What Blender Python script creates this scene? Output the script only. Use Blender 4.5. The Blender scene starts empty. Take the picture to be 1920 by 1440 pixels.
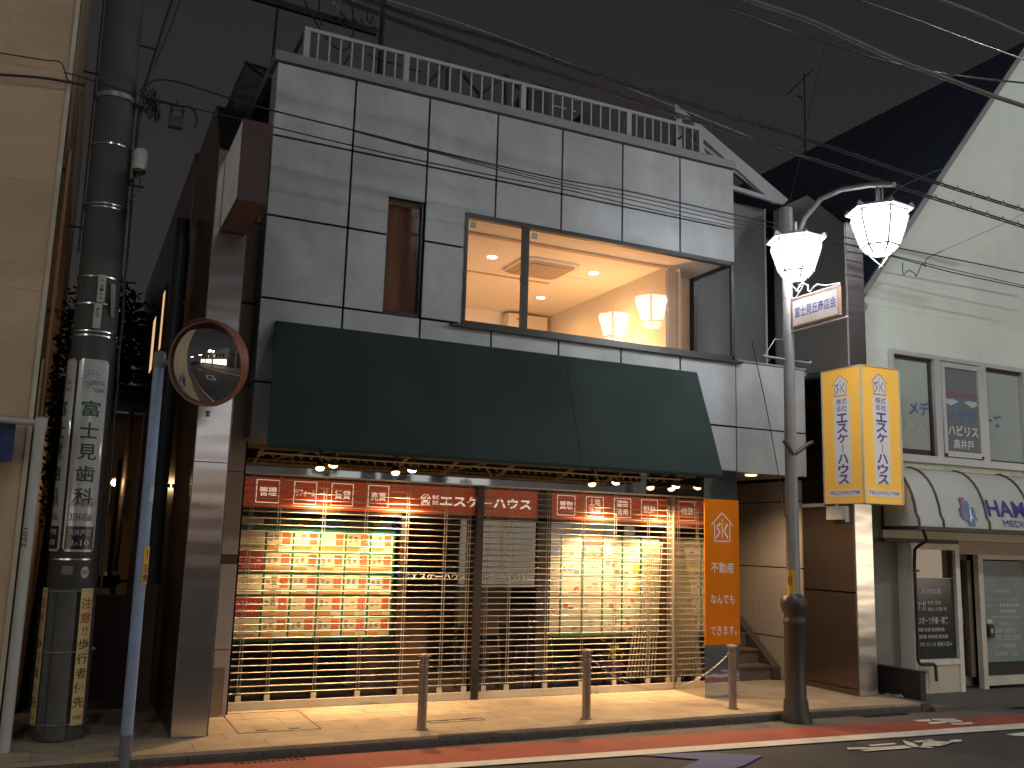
import bpy, bmesh, math, random
from math import sin, cos, pi, radians
from mathutils import Vector, Matrix
random.seed(7)
SC = bpy.context.scene
COL = SC.collection

# ------------------------------------------------------------------ camera
CP = Vector((-1.6916, -9.9683, 1.7522))
CR = Vector((0.90283, -0.42905, 0.02853)); CU = Vector((-0.09604, -0.13653, 0.98597)); CW = Vector((0.41914, 0.8929, 0.16447))
FPX = 1757.52
cam = bpy.data.cameras.new('camera'); co = bpy.data.objects.new('camera', cam); COL.objects.link(co)
cam.sensor_width = 36; cam.lens = FPX/1920*36; cam.clip_start = .05; cam.clip_end = 500
M4 = Matrix(((CR.x, CU.x, -CW.x, CP.x), (CR.y, CU.y, -CW.y, CP.y), (CR.z, CU.z, -CW.z, CP.z), (0, 0, 0, 1)))
co.matrix_world = M4
SC.camera = co

def at(px, py, X=None, Y=None, Z=None):      # measurement of the photograph: the point of a known plane seen at a pixel
    d = CW + CR*((px-960)/FPX) - CU*((py-720)/FPX)
    if X is not None: t = (X-CP.x)/d.x
    elif Y is not None: t = (Y-CP.y)/d.y
    else: t = (Z-CP.z)/d.z
    return CP + d*t

# ------------------------------------------------------------------ world: night sky with city glow
W = bpy.data.worlds.new('World'); SC.world = W; W.use_nodes = True
nt = W.node_tree; bg = nt.nodes['Background']
tc = nt.nodes.new('ShaderNodeTexCoord'); nz = nt.nodes.new('ShaderNodeTexNoise'); cr = nt.nodes.new('ShaderNodeValToRGB')
nz.inputs['Scale'].default_value = 1.2; nz.inputs['Detail'].default_value = 3
cr.color_ramp.elements[0].position = .3; cr.color_ramp.elements[0].color = (.0130, .0124, .0110, 1)
cr.color_ramp.elements[1].position = .75; cr.color_ramp.elements[1].color = (.0195, .0180, .0168, 1)
nt.links.new(tc.outputs['Generated'], nz.inputs['Vector']); nt.links.new(nz.outputs['Fac'], cr.inputs['Fac'])
sx = nt.nodes.new('ShaderNodeSeparateXYZ'); nt.links.new(tc.outputs['Generated'], sx.inputs[0])
gr = nt.nodes.new('ShaderNodeMapRange'); gr.inputs[1].default_value = .05; gr.inputs[2].default_value = .75; gr.inputs[3].default_value = 1; gr.inputs[4].default_value = 0
nt.links.new(sx.outputs['Z'], gr.inputs[0])
ms = nt.nodes.new('ShaderNodeMix'); ms.data_type = 'RGBA'; ms.inputs[7].default_value = (.034, .0305, .0315, 1)
nt.links.new(gr.outputs[0], ms.inputs[0]); nt.links.new(cr.outputs['Color'], ms.inputs[6])
nt.links.new(ms.outputs[2], bg.inputs['Color']); bg.inputs['Strength'].default_value = 1.0
SC.view_settings.view_transform = 'Standard'; SC.view_settings.look = 'None'
SC.view_settings.exposure = 0; SC.view_settings.gamma = 1
try: SC.view_settings.use_curve_mapping = False
except Exception: pass
SC.render.engine = 'CYCLES'
cy = SC.cycles
cy.use_denoising = True
try: cy.denoiser = 'OPENIMAGEDENOISE'
except Exception: pass
cy.max_bounces = 8; cy.diffuse_bounces = 4; cy.glossy_bounces = 4; cy.transmission_bounces = 6; cy.transparent_max_bounces = 12
cy.sample_clamp_indirect = 3.0; cy.blur_glossy = .6
cy.caustics_reflective = False; cy.caustics_refractive = False
cy.use_light_tree = True

# light levels in watts (the opposite ones feed added fill streetlights)
P_OPP = 235; P_OPP2 = 880; P_SPOT = 370; P_ROOM = 37; P_ALLEY = 12; P_PASS = 50

# ------------------------------------------------------------------ materials
MATS = {}
def M(name, base, rough=.6, metal=0., var=.12, scale=3., bump=.0, bscale=60., stretch=(1, 1, 1), emit=None, estr=0., spec=.5, rnd=.0, dirt=None, dscale=1.5, coat=0., wave=0., wscale=1., wst=None):
    if name in MATS: return MATS[name]
    m = bpy.data.materials.new(name); m.use_nodes = True; n = m.node_tree; b = n.nodes['Principled BSDF']
    L = n.links.new
    geo = n.nodes.new('ShaderNodeNewGeometry'); mp = n.nodes.new('ShaderNodeMapping'); mp.inputs['Scale'].default_value = stretch
    L(geo.outputs['Position'], mp.inputs['Vector'])
    t = n.nodes.new('ShaderNodeTexNoise'); t.inputs['Scale'].default_value = scale; t.inputs['Detail'].default_value = 6; t.inputs['Roughness'].default_value = .6
    L(mp.outputs['Vector'], t.inputs['Vector'])
    mx = n.nodes.new('ShaderNodeMix'); mx.data_type = 'RGBA'
    lo = [max(0, c*(1-var)) for c in base]; hi = [min(1, c*(1+var)) for c in base]
    mx.inputs[6].default_value = (*lo, 1); mx.inputs[7].default_value = (*hi, 1)
    rmp = n.nodes.new('ShaderNodeMapRange'); rmp.inputs[1].default_value = .3; rmp.inputs[2].default_value = .7
    L(t.outputs['Fac'], rmp.inputs[0]); L(rmp.outputs[0], mx.inputs[0])
    out = mx.outputs[2]
    if rnd:
        oi = n.nodes.new('ShaderNodeObjectInfo'); hs = n.nodes.new('ShaderNodeHueSaturation'); mr = n.nodes.new('ShaderNodeMapRange')
        mr.inputs[3].default_value = 1-rnd; mr.inputs[4].default_value = 1+rnd
        L(oi.outputs['Random'], mr.inputs[0]); L(mr.outputs[0], hs.inputs['Value']); L(out, hs.inputs['Color']); out = hs.outputs['Color']
    if dirt:
        t2 = n.nodes.new('ShaderNodeTexNoise'); t2.inputs['Scale'].default_value = dscale; t2.inputs['Detail'].default_value = 8; t2.inputs['Roughness'].default_value = .7
        L(geo.outputs['Position'], t2.inputs['Vector'])
        r2 = n.nodes.new('ShaderNodeMapRange'); r2.inputs[1].default_value = .48; r2.inputs[2].default_value = .72; L(t2.outputs['Fac'], r2.inputs[0])
        m2 = n.nodes.new('ShaderNodeMix'); m2.data_type = 'RGBA'; m2.inputs[7].default_value = (*dirt, 1)
        L(r2.outputs[0], m2.inputs[0]); L(out, m2.inputs[6]); out = m2.outputs[2]
    L(out, b.inputs['Base Color'])
    b.inputs['Roughness'].default_value = rough; b.inputs['Metallic'].default_value = metal
    b.inputs['Specular IOR Level'].default_value = spec
    if coat: b.inputs['Coat Weight'].default_value = coat
    h = None
    if bump:
        t3 = n.nodes.new('ShaderNodeTexNoise'); t3.inputs['Scale'].default_value = bscale; t3.inputs['Detail'].default_value = 4
        L(mp.outputs['Vector'], t3.inputs['Vector'])
        bp = n.nodes.new('ShaderNodeBump'); bp.inputs['Strength'].default_value = bump; bp.inputs['Distance'].default_value = .01
        L(t3.outputs['Fac'], bp.inputs['Height']); h = bp.outputs['Normal']
    if wave:
        t4 = n.nodes.new('ShaderNodeTexNoise'); t4.inputs['Scale'].default_value = wscale; t4.inputs['Detail'].default_value = 1
        if wst:
            mp4 = n.nodes.new('ShaderNodeMapping'); mp4.inputs['Scale'].default_value = wst
            L(geo.outputs['Position'], mp4.inputs['Vector']); L(mp4.outputs['Vector'], t4.inputs['Vector'])
        else: L(geo.outputs['Position'], t4.inputs['Vector'])
        b4 = n.nodes.new('ShaderNodeBump'); b4.inputs['Strength'].default_value = 1; b4.inputs['Distance'].default_value = wave
        L(t4.outputs['Fac'], b4.inputs['Height'])
        if h: L(h, b4.inputs['Normal'])
        h = b4.outputs['Normal']
    if h: L(h, b.inputs['Normal'])
    if emit: b.inputs['Emission Color'].default_value = (*emit, 1); b.inputs['Emission Strength'].default_value = estr
    MATS[name] = m; return m

def GLASS(name, tint=(1, 1, 1), refl=1.0, base=.04):
    if name in MATS: return MATS[name]
    m = bpy.data.materials.new(name); m.use_nodes = True; n = m.node_tree
    for x in list(n.nodes):
        if x.type != 'OUTPUT_MATERIAL': n.nodes.remove(x)
    o = [x for x in n.nodes if x.type == 'OUTPUT_MATERIAL'][0]
    tr = n.nodes.new('ShaderNodeBsdfTransparent'); tr.inputs[0].default_value = (*tint, 1)
    gl = n.nodes.new('ShaderNodeBsdfGlossy'); gl.inputs['Roughness'].default_value = .01
    fr = n.nodes.new('ShaderNodeFresnel')
    ge = n.nodes.new('ShaderNodeNewGeometry'); mi = n.nodes.new('ShaderNodeMapRange'); mi.inputs[3].default_value = 1.5; mi.inputs[4].default_value = 1/1.5
    n.links.new(ge.outputs['Backfacing'], mi.inputs[0]); n.links.new(mi.outputs[0], fr.inputs[0])
    ml = n.nodes.new('ShaderNodeMath'); ml.operation = 'MULTIPLY'; ml.inputs[1].default_value = refl
    mx = n.nodes.new('ShaderNodeMixShader')
    n.links.new(fr.outputs[0], ml.inputs[0]); n.links.new(ml.outputs[0], mx.inputs[0]); n.links.new(tr.outputs[0], mx.inputs[1]); n.links.new(gl.outputs[0], mx.inputs[2])
    n.links.new(mx.outputs[0], o.inputs[0]); MATS[name] = m; return m

concrete = M('facade_panel_grey', (.33, .343, .358), .42, var=.13, scale=2.0, bump=.06, bscale=40, rnd=.09, stretch=(1.5, 1, .8), dirt=(.265, .278, .285), dscale=1.7)
joint_d = M('joint_dark', (.006, .006, .006), .9, var=0, spec=.1)
coping = M('coping_metal', (.20, .20, .205), .5, metal=.3)
whitem = M('white_paint_metal', (.33, .33, .345), .45, var=.06)
frame_b = M('black_frame', (.02, .018, .018), .35)
glass = GLASS('window_glass', (.97, .97, .97), .26)
glass_shop = GLASS('shop_glass', (.97, .97, .97), .8)
glass_dark = GLASS('brown_glass', (.6, .5, .42), 1.5)
green_cloth = M('awning_green_cloth', (.015, .029, .026), .75, spec=.22, var=.1, scale=1.5, bump=.15, bscale=500, wave=.03, wscale=1.1)
beigem = M('beige_painted_steel', (.50, .42, .28), .5)
steel_b = M('brushed_steel', (.66, .62, .59), .21, metal=1, var=.05, scale=6, bump=.012, bscale=30, stretch=(1, 1, 40), wave=.007, wscale=1.8, wst=(.5, .5, 2.6))
steel_p = M('polished_steel', (.62, .61, .60), .05, metal=1, var=.02, wave=.0025, wscale=3)
steel_d = M('dark_bronze_steel', (.22, .17, .14), .28, metal=.9, var=.1, scale=2, wave=.004, wscale=2)
steel_hdr = M('polished_header_steel', (.58, .57, .55), .04, metal=1, var=.02, wave=.0003, wscale=3)
shut_al = M('shutter_aluminium', (.50, .45, .39), .5, metal=.75, var=.06)
shut_br = M('shutter_post_bronze', (.05, .038, .03), .4, metal=.3)
rail_al = M('shutter_rail', (.62, .55, .45), .45, metal=.4)
stone_strip = M('beige_stone_strip', (.46, .41, .36), .5, var=.08, scale=8)
tile_m = M('paving_tile', (.37, .30, .215), .55, var=.12, scale=5, bump=.08, bscale=120, rnd=.09, dirt=(.25, .20, .15), dscale=2.2)
grout = M('grout', (.16, .14, .12), .9)
asphalt = M('asphalt', (.050, .049, .048), .8, var=.35, scale=90, bump=.5, bscale=160, dirt=(.032, .031, .031), dscale=.8)
redlane = M('red_lane_paint', (.28, .062, .040), .75, var=.2, scale=30, bump=.3, bscale=160, dirt=(.17, .052, .037), dscale=2)
whiteline = M('white_road_paint', (.62, .61, .57), .7, var=.1, scale=20, bump=.2, bscale=160, dirt=(.42, .40, .37), dscale=5)
blueline = M('blue_road_paint', (.085, .11, .28), .7, var=.15, scale=20, bump=.3, bscale=160, dirt=(.06, .075, .18), dscale=5)
kerb_m = M('kerb_concrete', (.075, .066, .055), .8, var=.2, scale=15, bump=.3, bscale=80, rnd=.12, dirt=(.09, .085, .08), dscale=4)
gutter_m = M('gutter_concrete', (.12, .105, .09), .85, var=.2, scale=12, bump=.3, bscale=80, dirt=(.08, .075, .07), dscale=3)
iron = M('cast_iron', (.03, .028, .027), .6, metal=.5)
orange_film = M('orange_film', (.62, .10, .025), .35, var=.04, emit=(1, .13, .03), estr=.085)
orange_sign = M('orange_sign_face', (.72, .19, .004), .5, spec=.1, var=.03, scale=1)
white_let = M('white_letters', (.82, .80, .76), .5, var=.02)
warm_let = M('cream_letters', (.80, .74, .66), .5, var=.02)
band_let = M('lit_band_letters', (.80, .74, .66), .5, var=.02, emit=(1, .78, .58), estr=.62)
yellow_sign = M('yellow_sign_face', (.92, .53, .09), .45, spec=.15, var=.04, scale=1.3, emit=(1, .47, .08), estr=.16)  # faint emission added to lift the brightness of the sign face
pale_band = M('pale_sign_band', (.62, .60, .56), .4, var=.05, emit=(1, .93, .85), estr=.10)  # glows slightly as well, to keep up with the brightened face
purple_let = M('violet_letters', (.10, .06, .30), .5, var=.03)
lamp_grey = M('lamp_post_grey', (.25, .25, .255), .45, metal=.25, var=.1, scale=6)
lamp_brown = M('lamp_base_brown', (.052, .042, .038), .4, metal=.2, var=.1, scale=9)
lantern_frame = M('lantern_frame', (.36, .36, .37), .5)
lantern_glow = M('lantern_glass', (.9, .9, .9), .4, emit=(.93, .97, 1.0), estr=44)
lantern_glow2 = M('lantern_side_glass', (.9, .9, .9), .4, emit=(.80, .88, 1.0), estr=1.05)
bollard_m = M('bollard_bronze_steel', (.30, .24, .20), .35, metal=.7, var=.12, scale=9)
brass = M('bollard_cap', (.5, .42, .33), .3, metal=.8)
chain_m = M('chain_steel', (.42, .38, .32), .4, metal=.8)
clinic_wall = M('pale_green_siding', (.62, .67, .60), .6, var=.05, scale=1.2, rnd=.02, dirt=(.56, .61, .55), dscale=.8)
clinic_low = M('olive_grey_render', (.21, .215, .18), .7, var=.1)
clinic_beige = M('clinic_beige_render', (.60, .54, .44), .6, var=.08, dirt=(.48, .43, .34), dscale=3)
clinic_pink = M('clinic_pink_beige', (.45, .34, .28), .6, var=.06)
navy_roof = M('navy_roof', (.042, .052, .095), .6, var=.2, scale=4, bump=.1)
alum = M('window_aluminium', (.56, .55, .55), .35, metal=.4, var=.06)
sill_dirty = M('stained_sill', (.50, .50, .40), .6, var=.15, scale=12, dirt=(.32, .33, .25), dscale=9)
blind_green = M('frosted_pane', (.36, .41, .37), .08, var=.05, scale=1)
pane_grey = M('slate_film_pane', (.17, .19, .205), .12, var=.08, scale=1.5)
pane_dark = M('dark_film_pane', (.035, .037, .037), .15, var=.2, scale=2)
pane_frost = M('frosted_door_pane', (.24, .28, .28), .2, var=.15, scale=1.5)
blue_let = M('blue_letters', (.05, .12, .30), .5, var=.03)
red_let = M('dull_red_letters', (.28, .04, .05), .5, var=.03)
navy_let = M('navy_letters', (.04, .025, .22), .5, var=.03)
awn_white = M('clinic_awning_vinyl', (.50, .51, .48), .45, var=.05, scale=2, dirt=(.42, .42, .38), dscale=2)
brown_rib = M('brown_rib', (.065, .045, .038), .5)
beige_side = M('beige_siding', (.43, .325, .215), .65, var=.07, scale=2, stretch=(1, 1, 2), dirt=(.33, .245, .16), dscale=.9)
cream_trim = M('cream_trim', (.42, .37, .30), .6)
pole_conc = M('utility_pole_concrete', (.046, .047, .045), .7, var=.2, scale=5, bump=.15, bscale=70, dirt=(.04, .04, .038), dscale=3)
pole_wrap = M('dark_pole_wrap', (.032, .030, .028), .5, var=.1, bump=.3, bscale=140)
band_st = M('steel_band', (.6, .6, .6), .25, metal=1)
grey_board = M('grey_board', (.09, .09, .088), .7, var=.2, scale=8)
yellow_ban = M('yellow_banner', (.52, .42, .17), .5, var=.08, dirt=(.40, .31, .13), dscale=5)
black_let = M('black_letters', (.03, .025, .03), .5, var=0)
green_let = M('dark_green_letters', (.01, .055, .035), .5, var=0)
red_ink = M('red_brown_ink', (.28, .05, .03), .5, var=0)
sign_white = M('pole_sign_white', (.42, .42, .42), .2, var=.03, coat=.5)
sign_black = M('pole_sign_black', (.02, .02, .02), .25, var=0)
blue_pole = M('pale_blue_pole', (.22, .29, .44), .45, var=.1, scale=8)
grey_cap = M('grey_cap', (.16, .17, .18), .5)
orange_rim = M('mirror_orange_rim', (.20, .062, .035), .45, var=.1)
mirror_m = M('convex_mirror', (.85, .86, .86), .02, metal=1, var=0)
cable_m = M('cable_black', (.012, .012, .012), .6, var=0)
cable_g = M('cable_grey', (.16, .16, .155), .55, var=.1)
dark_body = M('dark_brown_cladding', (.045, .032, .026), .28, metal=.5, var=.2, wave=.006, wscale=1.2)
warm_wall = M('alley_wall_beige', (.36, .25, .15), .7, var=.1)
room_white = M('room_wall_white', (.78, .74, .68), .7, var=.02)
room_trim = M('room_trim', (.50, .34, .22), .6)
ac_white = M('air_conditioner_white', (.72, .68, .62), .5, var=.02)
ac_grille = M('air_conditioner_grille', (.30, .25, .21), .6, bump=.3, bscale=300)
glow_disc = M('downlight_glow', (1, 1, 1), .5, emit=(1, .86, .62), estr=9)
spot_glow = M('spot_bulb_glow', (1, 1, 1), .5, emit=(1, .62, .30), estr=9)
black_pl = M('black_fixture', (.03, .025, .022), .45)
shop_dark = M('shop_interior_brown', (.13, .075, .05), .7, var=.2)
shop_floor = M('shop_floor', (.12, .09, .07), .35, var=.1)
screen_m = M('partition_screen', (.17, .135, .085), .7, var=.05)
board_green = M('board_green', (.02, .16, .09), .5, var=.1)
card_cream = M('card_cream', (.74, .68, .46), .5, var=.04, rnd=.08)
card_white = M('card_white', (.80, .77, .64), .5, var=.03, rnd=.06)
card_red = M('card_orange_red', (.66, .16, .07), .5, var=.08)
card_orange = M('card_orange', (.72, .36, .12), .5, var=.08)
card_crimson = M('card_crimson', (.42, .035, .05), .5, var=.08)
card_yellow = M('card_yellow', (.75, .62, .06), .5)
card_grey = M('card_grey', (.32, .27, .22), .5, var=.3, scale=30)
purple_pot = M('purple_pot', (.15, .06, .26), .4)
leaf_y = M('yellow_petals', (.60, .52, .04), .6)
leaf_g = M('green_leaves', (.05, .10, .02), .6)
bark = M('bark', (.06, .045, .03), .9)
dark_leaf = M('dark_foliage', (.022, .032, .016), .7, var=.4, scale=6)
blue_tarp = M('blue_tarp', (.008, .022, .12), .55, var=.3, scale=5, wave=.05, wscale=3)
pvc = M('white_pipe', (.42, .42, .41), .4, var=.06)
orange_pipe = M('ochre_pipe', (.42, .22, .09), .5)
lit_window = M('lit_window_pane', (.8, .6, .4), .5, emit=(1, .60, .30), estr=.85)
red_gate = M('red_brown_mesh', (.055, .028, .022), .7, bump=.6, bscale=90)
yellow_stk = M('yellow_sticker', (.62, .36, .03), .5)
shop_front_glow = M('opposite_shop_window', (.5, .5, .5), .4, emit=(1, .84, .62), estr=3.0)
opp_sign = M('opposite_sign_face', (.7, .7, .7), .5, emit=(.95, 1, .98), estr=.42)
opp_wall = M('opposite_wall', (.27, .26, .25), .7, var=.15, scale=1)
opp_dark = M('opposite_dark_wall', (.07, .065, .06), .7, var=.15, scale=1)
led_glow = M('fill_light_led', (1, 1, 1), .5, emit=(.92, .97, 1), estr=12)  # emitting panel of the added fill streetlights
bulb_small = M('small_bulb', (1, 1, 1), .5, emit=(1, .8, .5), estr=10)
terr_wall = M('terrace_wall_grey', (.13, .14, .145), .6, var=.2, scale=1.5)
step_m = M('stair_stone', (.11, .09, .075), .7, var=.15, scale=8, bump=.2)
pass_panel = M('passage_panel', (.37, .33, .29), .4, var=.08, scale=1.5, rnd=.05, metal=.1)
brown_blind = M('brown_blind', (.24, .13, .085), .7, var=.25, scale=1.2, stretch=(6, 1, .6))
sticker_grey = M('pane_sticker', (.30, .33, .30), .5)

# ------------------------------------------------------------------ mesh builder
class B:
    def __init__(s): s.v = []; s.f = []; s.m = []; s.sm = []
    def add(s, vs, fs, m=0, sm=False):
        k = len(s.v); s.v += [tuple(p) for p in vs]
        for f in fs: s.f.append([i+k for i in f]); s.m.append(m); s.sm.append(sm)
        return s
    def box(s, x0, y0, z0, x1, y1, z1, m=0):
        if x0 > x1: x0, x1 = x1, x0
        if y0 > y1: y0, y1 = y1, y0
        if z0 > z1: z0, z1 = z1, z0
        v = [(x, y, z) for z in (z0, z1) for y in (y0, y1) for x in (x0, x1)]
        return s.add(v, [(0, 2, 3, 1), (4, 5, 7, 6), (0, 1, 5, 4), (1, 3, 7, 5), (3, 2, 6, 7), (2, 0, 4, 6)], m)
    def quad(s, a, b, c, d, m=0): return s.add([a, b, c, d], [(0, 1, 2, 3)], m)
    def prism(s, poly, ax, a, b, m=0):          # poly 2d in the other two axes (order x,y,z without ax)
        n = len(poly)
        def mk(p, t):
            return {'x': (t, p[0], p[1]), 'y': (p[0], t, p[1]), 'z': (p[0], p[1], t)}[ax]
        v = [mk(p, a) for p in poly]+[mk(p, b) for p in poly]
        f = [tuple(range(n)), tuple(range(2*n-1, n-1, -1))]+[(i, (i+1) % n, n+(i+1) % n, n+i) for i in range(n)]
        return s.add(v, f, m)
    def tube(s, pts, r, n=8, m=0, caps=True, sm=True):
        pts = [Vector(p) for p in pts]; N = len(pts)
        rs = r if isinstance(r, (list, tuple)) else [r]*N
        up = Vector((0, 0, 1)); rings = []
        prev = None
        for i, p in enumerate(pts):
            t = (pts[min(i+1, N-1)]-pts[max(i-1, 0)])
            if t.length < 1e-9: t = Vector((0, 0, 1))
            t.normalize()
            if prev is None:
                a = up.cross(t)
                if a.length < .05: a = Vector((1, 0, 0)).cross(t)
            else: a = prev - t*prev.dot(t)
            a.normalize(); prev = a; b = t.cross(a)
            rings.append([p+(a*cos(2*pi*k/n)+b*sin(2*pi*k/n))*rs[i] for k in range(n)])
        v = [q for ring in rings for q in ring]
        f = [(i*n+k, i*n+(k+1) % n, (i+1)*n+(k+1) % n, (i+1)*n+k) for i in range(N-1) for k in range(n)]
        s.add(v, f, m, sm)
        if caps:
            k0 = len(s.v)-len(v)
            s.f.append([k0+i for i in range(n-1, -1, -1)]); s.m.append(m); s.sm.append(False)
            s.f.append([k0+(N-1)*n+i for i in range(n)]); s.m.append(m); s.sm.append(False)
        return s
    def cyl(s, p0, p1, r0, r1=None, n=12, m=0): return s.tube([p0, p1], [r0, r0 if r1 is None else r1], n, m)
    def lathe(s, x, y, prof, n=20, m=0):
        v = [(x+r*cos(2*pi*k/n), y+r*sin(2*pi*k/n), z) for r, z in prof for k in range(n)]
        N = len(prof)
        f = [(i*n+k, i*n+(k+1) % n, (i+1)*n+(k+1) % n, (i+1)*n+k) for i in range(N-1) for k in range(n)]
        s.add(v, f, m, True)
        s.add(v[:n], [tuple(range(n-1, -1, -1))], m); s.add(v[-n:], [tuple(range(n))], m)
        return s
    def ball(s, c, r, n=10, m=0, sq=(1, 1, 1)):
        h = n//2; v = []; f = []
        for i in range(h+1):
            th = pi*i/h
            for k in range(n): v.append((c[0]+r*sq[0]*sin(th)*cos(2*pi*k/n), c[1]+r*sq[1]*sin(th)*sin(2*pi*k/n), c[2]+r*sq[2]*cos(th)))
        for i in range(h):
            for k in range(n): f.append((i*n+k, (i+1)*n+k, (i+1)*n+(k+1) % n, i*n+(k+1) % n))
        return s.add(v, f, m, True)
    def bar(s, a, b, w, h, m=0):              # square bar between two points
        a = Vector(a); b = Vector(b); t = (b-a).normalized(); u = Vector((0, 0, 1)).cross(t)
        if u.length < .05: u = Vector((1, 0, 0))
        u.normalize(); n = t.cross(u); v = []
        for p in (a, b):
            for i, j in ((-1, -1), (1, -1), (1, 1), (-1, 1)): v.append(p+u*i*w/2+n*j*h/2)
        return s.add(v, [(3, 2, 1, 0), (4, 5, 6, 7), (0, 1, 5, 4), (1, 2, 6, 5), (2, 3, 7, 6), (3, 0, 4, 7)], m)

SPLIT = {'inner_frame', 'mullions', 'clamp', 'window_bars', 'baluster', 'diagonal_brace', 'step_bolt', 'insulator', 'side_window_frame', 'window_band', 'sash', 'metal_strip', 'bracket_pair', 'door_trim', 'frame', 'drain_grating_x', 'edge_frame', 'plate_frame', 'wall_bars', 'bracket', 'joint_bars', 'top_fittings', 'steel_back_box'}
ORG = {}
def mesh_of(name, b, mats, off=Vector((0, 0, 0))):
    me = bpy.data.meshes.new(name); me.from_pydata([(p[0]-off.x, p[1]-off.y, p[2]-off.z) for p in b.v], [], b.f)
    for mt in (mats if isinstance(mats, (list, tuple)) else [mats]): me.materials.append(mt)
    me.polygons.foreach_set('material_index', b.m); me.polygons.foreach_set('use_smooth', b.sm); me.update()
    if any(b.sm):
        try: me.set_sharp_from_angle(angle=radians(50))
        except Exception: pass
    return me
def islands(b):
    par = list(range(len(b.v)))
    def fd(a):
        while par[a] != a: par[a] = par[par[a]]; a = par[a]
        return a
    for f in b.f:
        for i in f[1:]: par[fd(i)] = fd(f[0])
    g = {}
    for k, f in enumerate(b.f): g.setdefault(fd(f[0]), []).append(k)
    out = []
    for ks in g.values():
        c = B(); mp = {}
        for k in ks:
            nf = []
            for i in b.f[k]:
                if i not in mp: mp[i] = len(c.v); c.v.append(b.v[i])
                nf.append(mp[i])
            c.f.append(nf); c.m.append(b.m[k]); c.sm.append(b.sm[k])
        out.append(c)
    return out
def obj(name, b, mats, parent=None, label=None, cat=None, group=None, kind=None, at_=None):
    if name in SPLIT and parent is not None:
        first = None
        for c in islands(b):
            o = obj(name+'\n', c, mats, parent); first = first or o
        return first
    name = name.strip()
    if parent is not None: off = ORG[parent.name]
    elif at_ is not None: off = Vector(at_)
    else: off = Vector((0, 0, 0))
    o = bpy.data.objects.new(name, mesh_of(name, b, mats, off)); COL.objects.link(o)
    if parent is not None: o.parent = parent
    else: o.location = off
    ORG[o.name] = off
    tag(o, label, cat, group, kind); return o
def inst(name, me, loc, parent, rot=None):    # a piece sharing mesh data; loc in world space
    o = bpy.data.objects.new(name, me); COL.objects.link(o); o.parent = parent
    o.location = Vector(loc)-ORG[parent.name]
    if rot: o.rotation_euler = rot
    ORG[o.name] = ORG[parent.name]; return o
def tag(o, label=None, cat=None, group=None, kind=None):
    if label: o['label'] = label
    if cat: o['category'] = cat
    if group: o['group'] = group
    if kind: o['kind'] = kind
def thing(name, label, cat, loc, group=None, kind=None):
    o = bpy.data.objects.new(name, None); COL.objects.link(o); o.location = loc; o.empty_display_size = .2
    ORG[o.name] = Vector(loc); tag(o, label, cat, group, kind); return o
def copy_tree(o, loc=None, parent=None, rotz=None):
    c = o.copy(); COL.objects.link(c); ORG[c.name] = ORG.get(o.name, Vector((0, 0, 0)))
    if parent is not None: c.parent = parent
    for ch in list(o.children): copy_tree(ch, None, c)
    if loc is not None: c.location = loc
    if rotz is not None: c.rotation_euler = (0, 0, rotz)
    return c

# ------------------------------------------------------------------ lettering
_tc = {}
def glyphs(txt, bold=.0):
    k = (txt, bold)
    if k in _tc: return _tc[k]
    cu = bpy.data.curves.new('t', 'FONT'); cu.body = txt; cu.size = 1; cu.offset = bold; cu.resolution_u = 2; cu.fill_mode = 'FRONT'
    o = bpy.data.objects.new('t', cu); COL.objects.link(o)
    dg = bpy.context.evaluated_depsgraph_get(); dg.update()
    me = bpy.data.meshes.new_from_object(o.evaluated_get(dg))
    vs = [(v.co.x, v.co.y) for v in me.vertices]; fs = [tuple(p.vertices) for p in me.polygons]
    bpy.data.objects.remove(o); bpy.data.curves.remove(cu); bpy.data.meshes.remove(me)
    if not vs: vs = [(0, 0)]; fs = []
    _tc[k] = (vs, fs); return _tc[k]
def dice(P, fs, step=.02, zs=.035):     # cut flat lettering so that it can follow a curved surface
    bm = bmesh.new(); vv = [bm.verts.new((p[0], p[1], 0)) for p in P]
    for f in fs:
        try: bm.faces.new([vv[i] for i in f])
        except ValueError: pass
    xs = [p[0] for p in P]; ys = [p[1] for p in P]
    for lo, hi, st, nrm in ((min(xs), max(xs), step, (1, 0, 0)), (min(ys), max(ys), zs, (0, 1, 0))):
        k = math.ceil(lo/st)
        while k*st < hi:
            bmesh.ops.bisect_plane(bm, geom=bm.verts[:]+bm.edges[:]+bm.faces[:], plane_co=(nrm[0]*k*st, nrm[1]*k*st, 0), plane_no=nrm); k += 1
    bm.verts.index_update(); out = [(v.co.x, v.co.y) for v in bm.verts]; fo = [tuple(v.index for v in f.verts) for f in bm.faces]; bm.free(); return out, fo
def text_in(b, txt, o, u, v, x0, y0, x1, y1, bold=.012, m=0, rot=False, warp=None, keep=False):
    """fit a string into the rectangle x0..x1, y0..y1 of the plane o + x*u + y*v"""
    vs, fs = glyphs(txt, bold)
    if rot: vs = [(y, -x) for x, y in vs]
    ax = min(p[0] for p in vs); bx = max(p[0] for p in vs); ay = min(p[1] for p in vs); by = max(p[1] for p in vs)
    sx = (x1-x0)/max(bx-ax, 1e-6); sy = (y1-y0)/max(by-ay, 1e-6)
    if keep: sx = sy = min(sx, sy)
    cx = (x0+x1)/2; cyy = (y0+y1)/2; mx = (ax+bx)/2; my = (ay+by)/2
    P = [(cx+(p[0]-mx)*sx, cyy+(p[1]-my)*sy) for p in vs]
    if warp:
        P, fs = dice(P, fs); pts = [warp(*p) for p in P]
    else:
        o = Vector(o); u = Vector(u); v = Vector(v); pts = [o+u*p[0]+v*p[1] for p in P]
    b.add(pts, fs, m)
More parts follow.
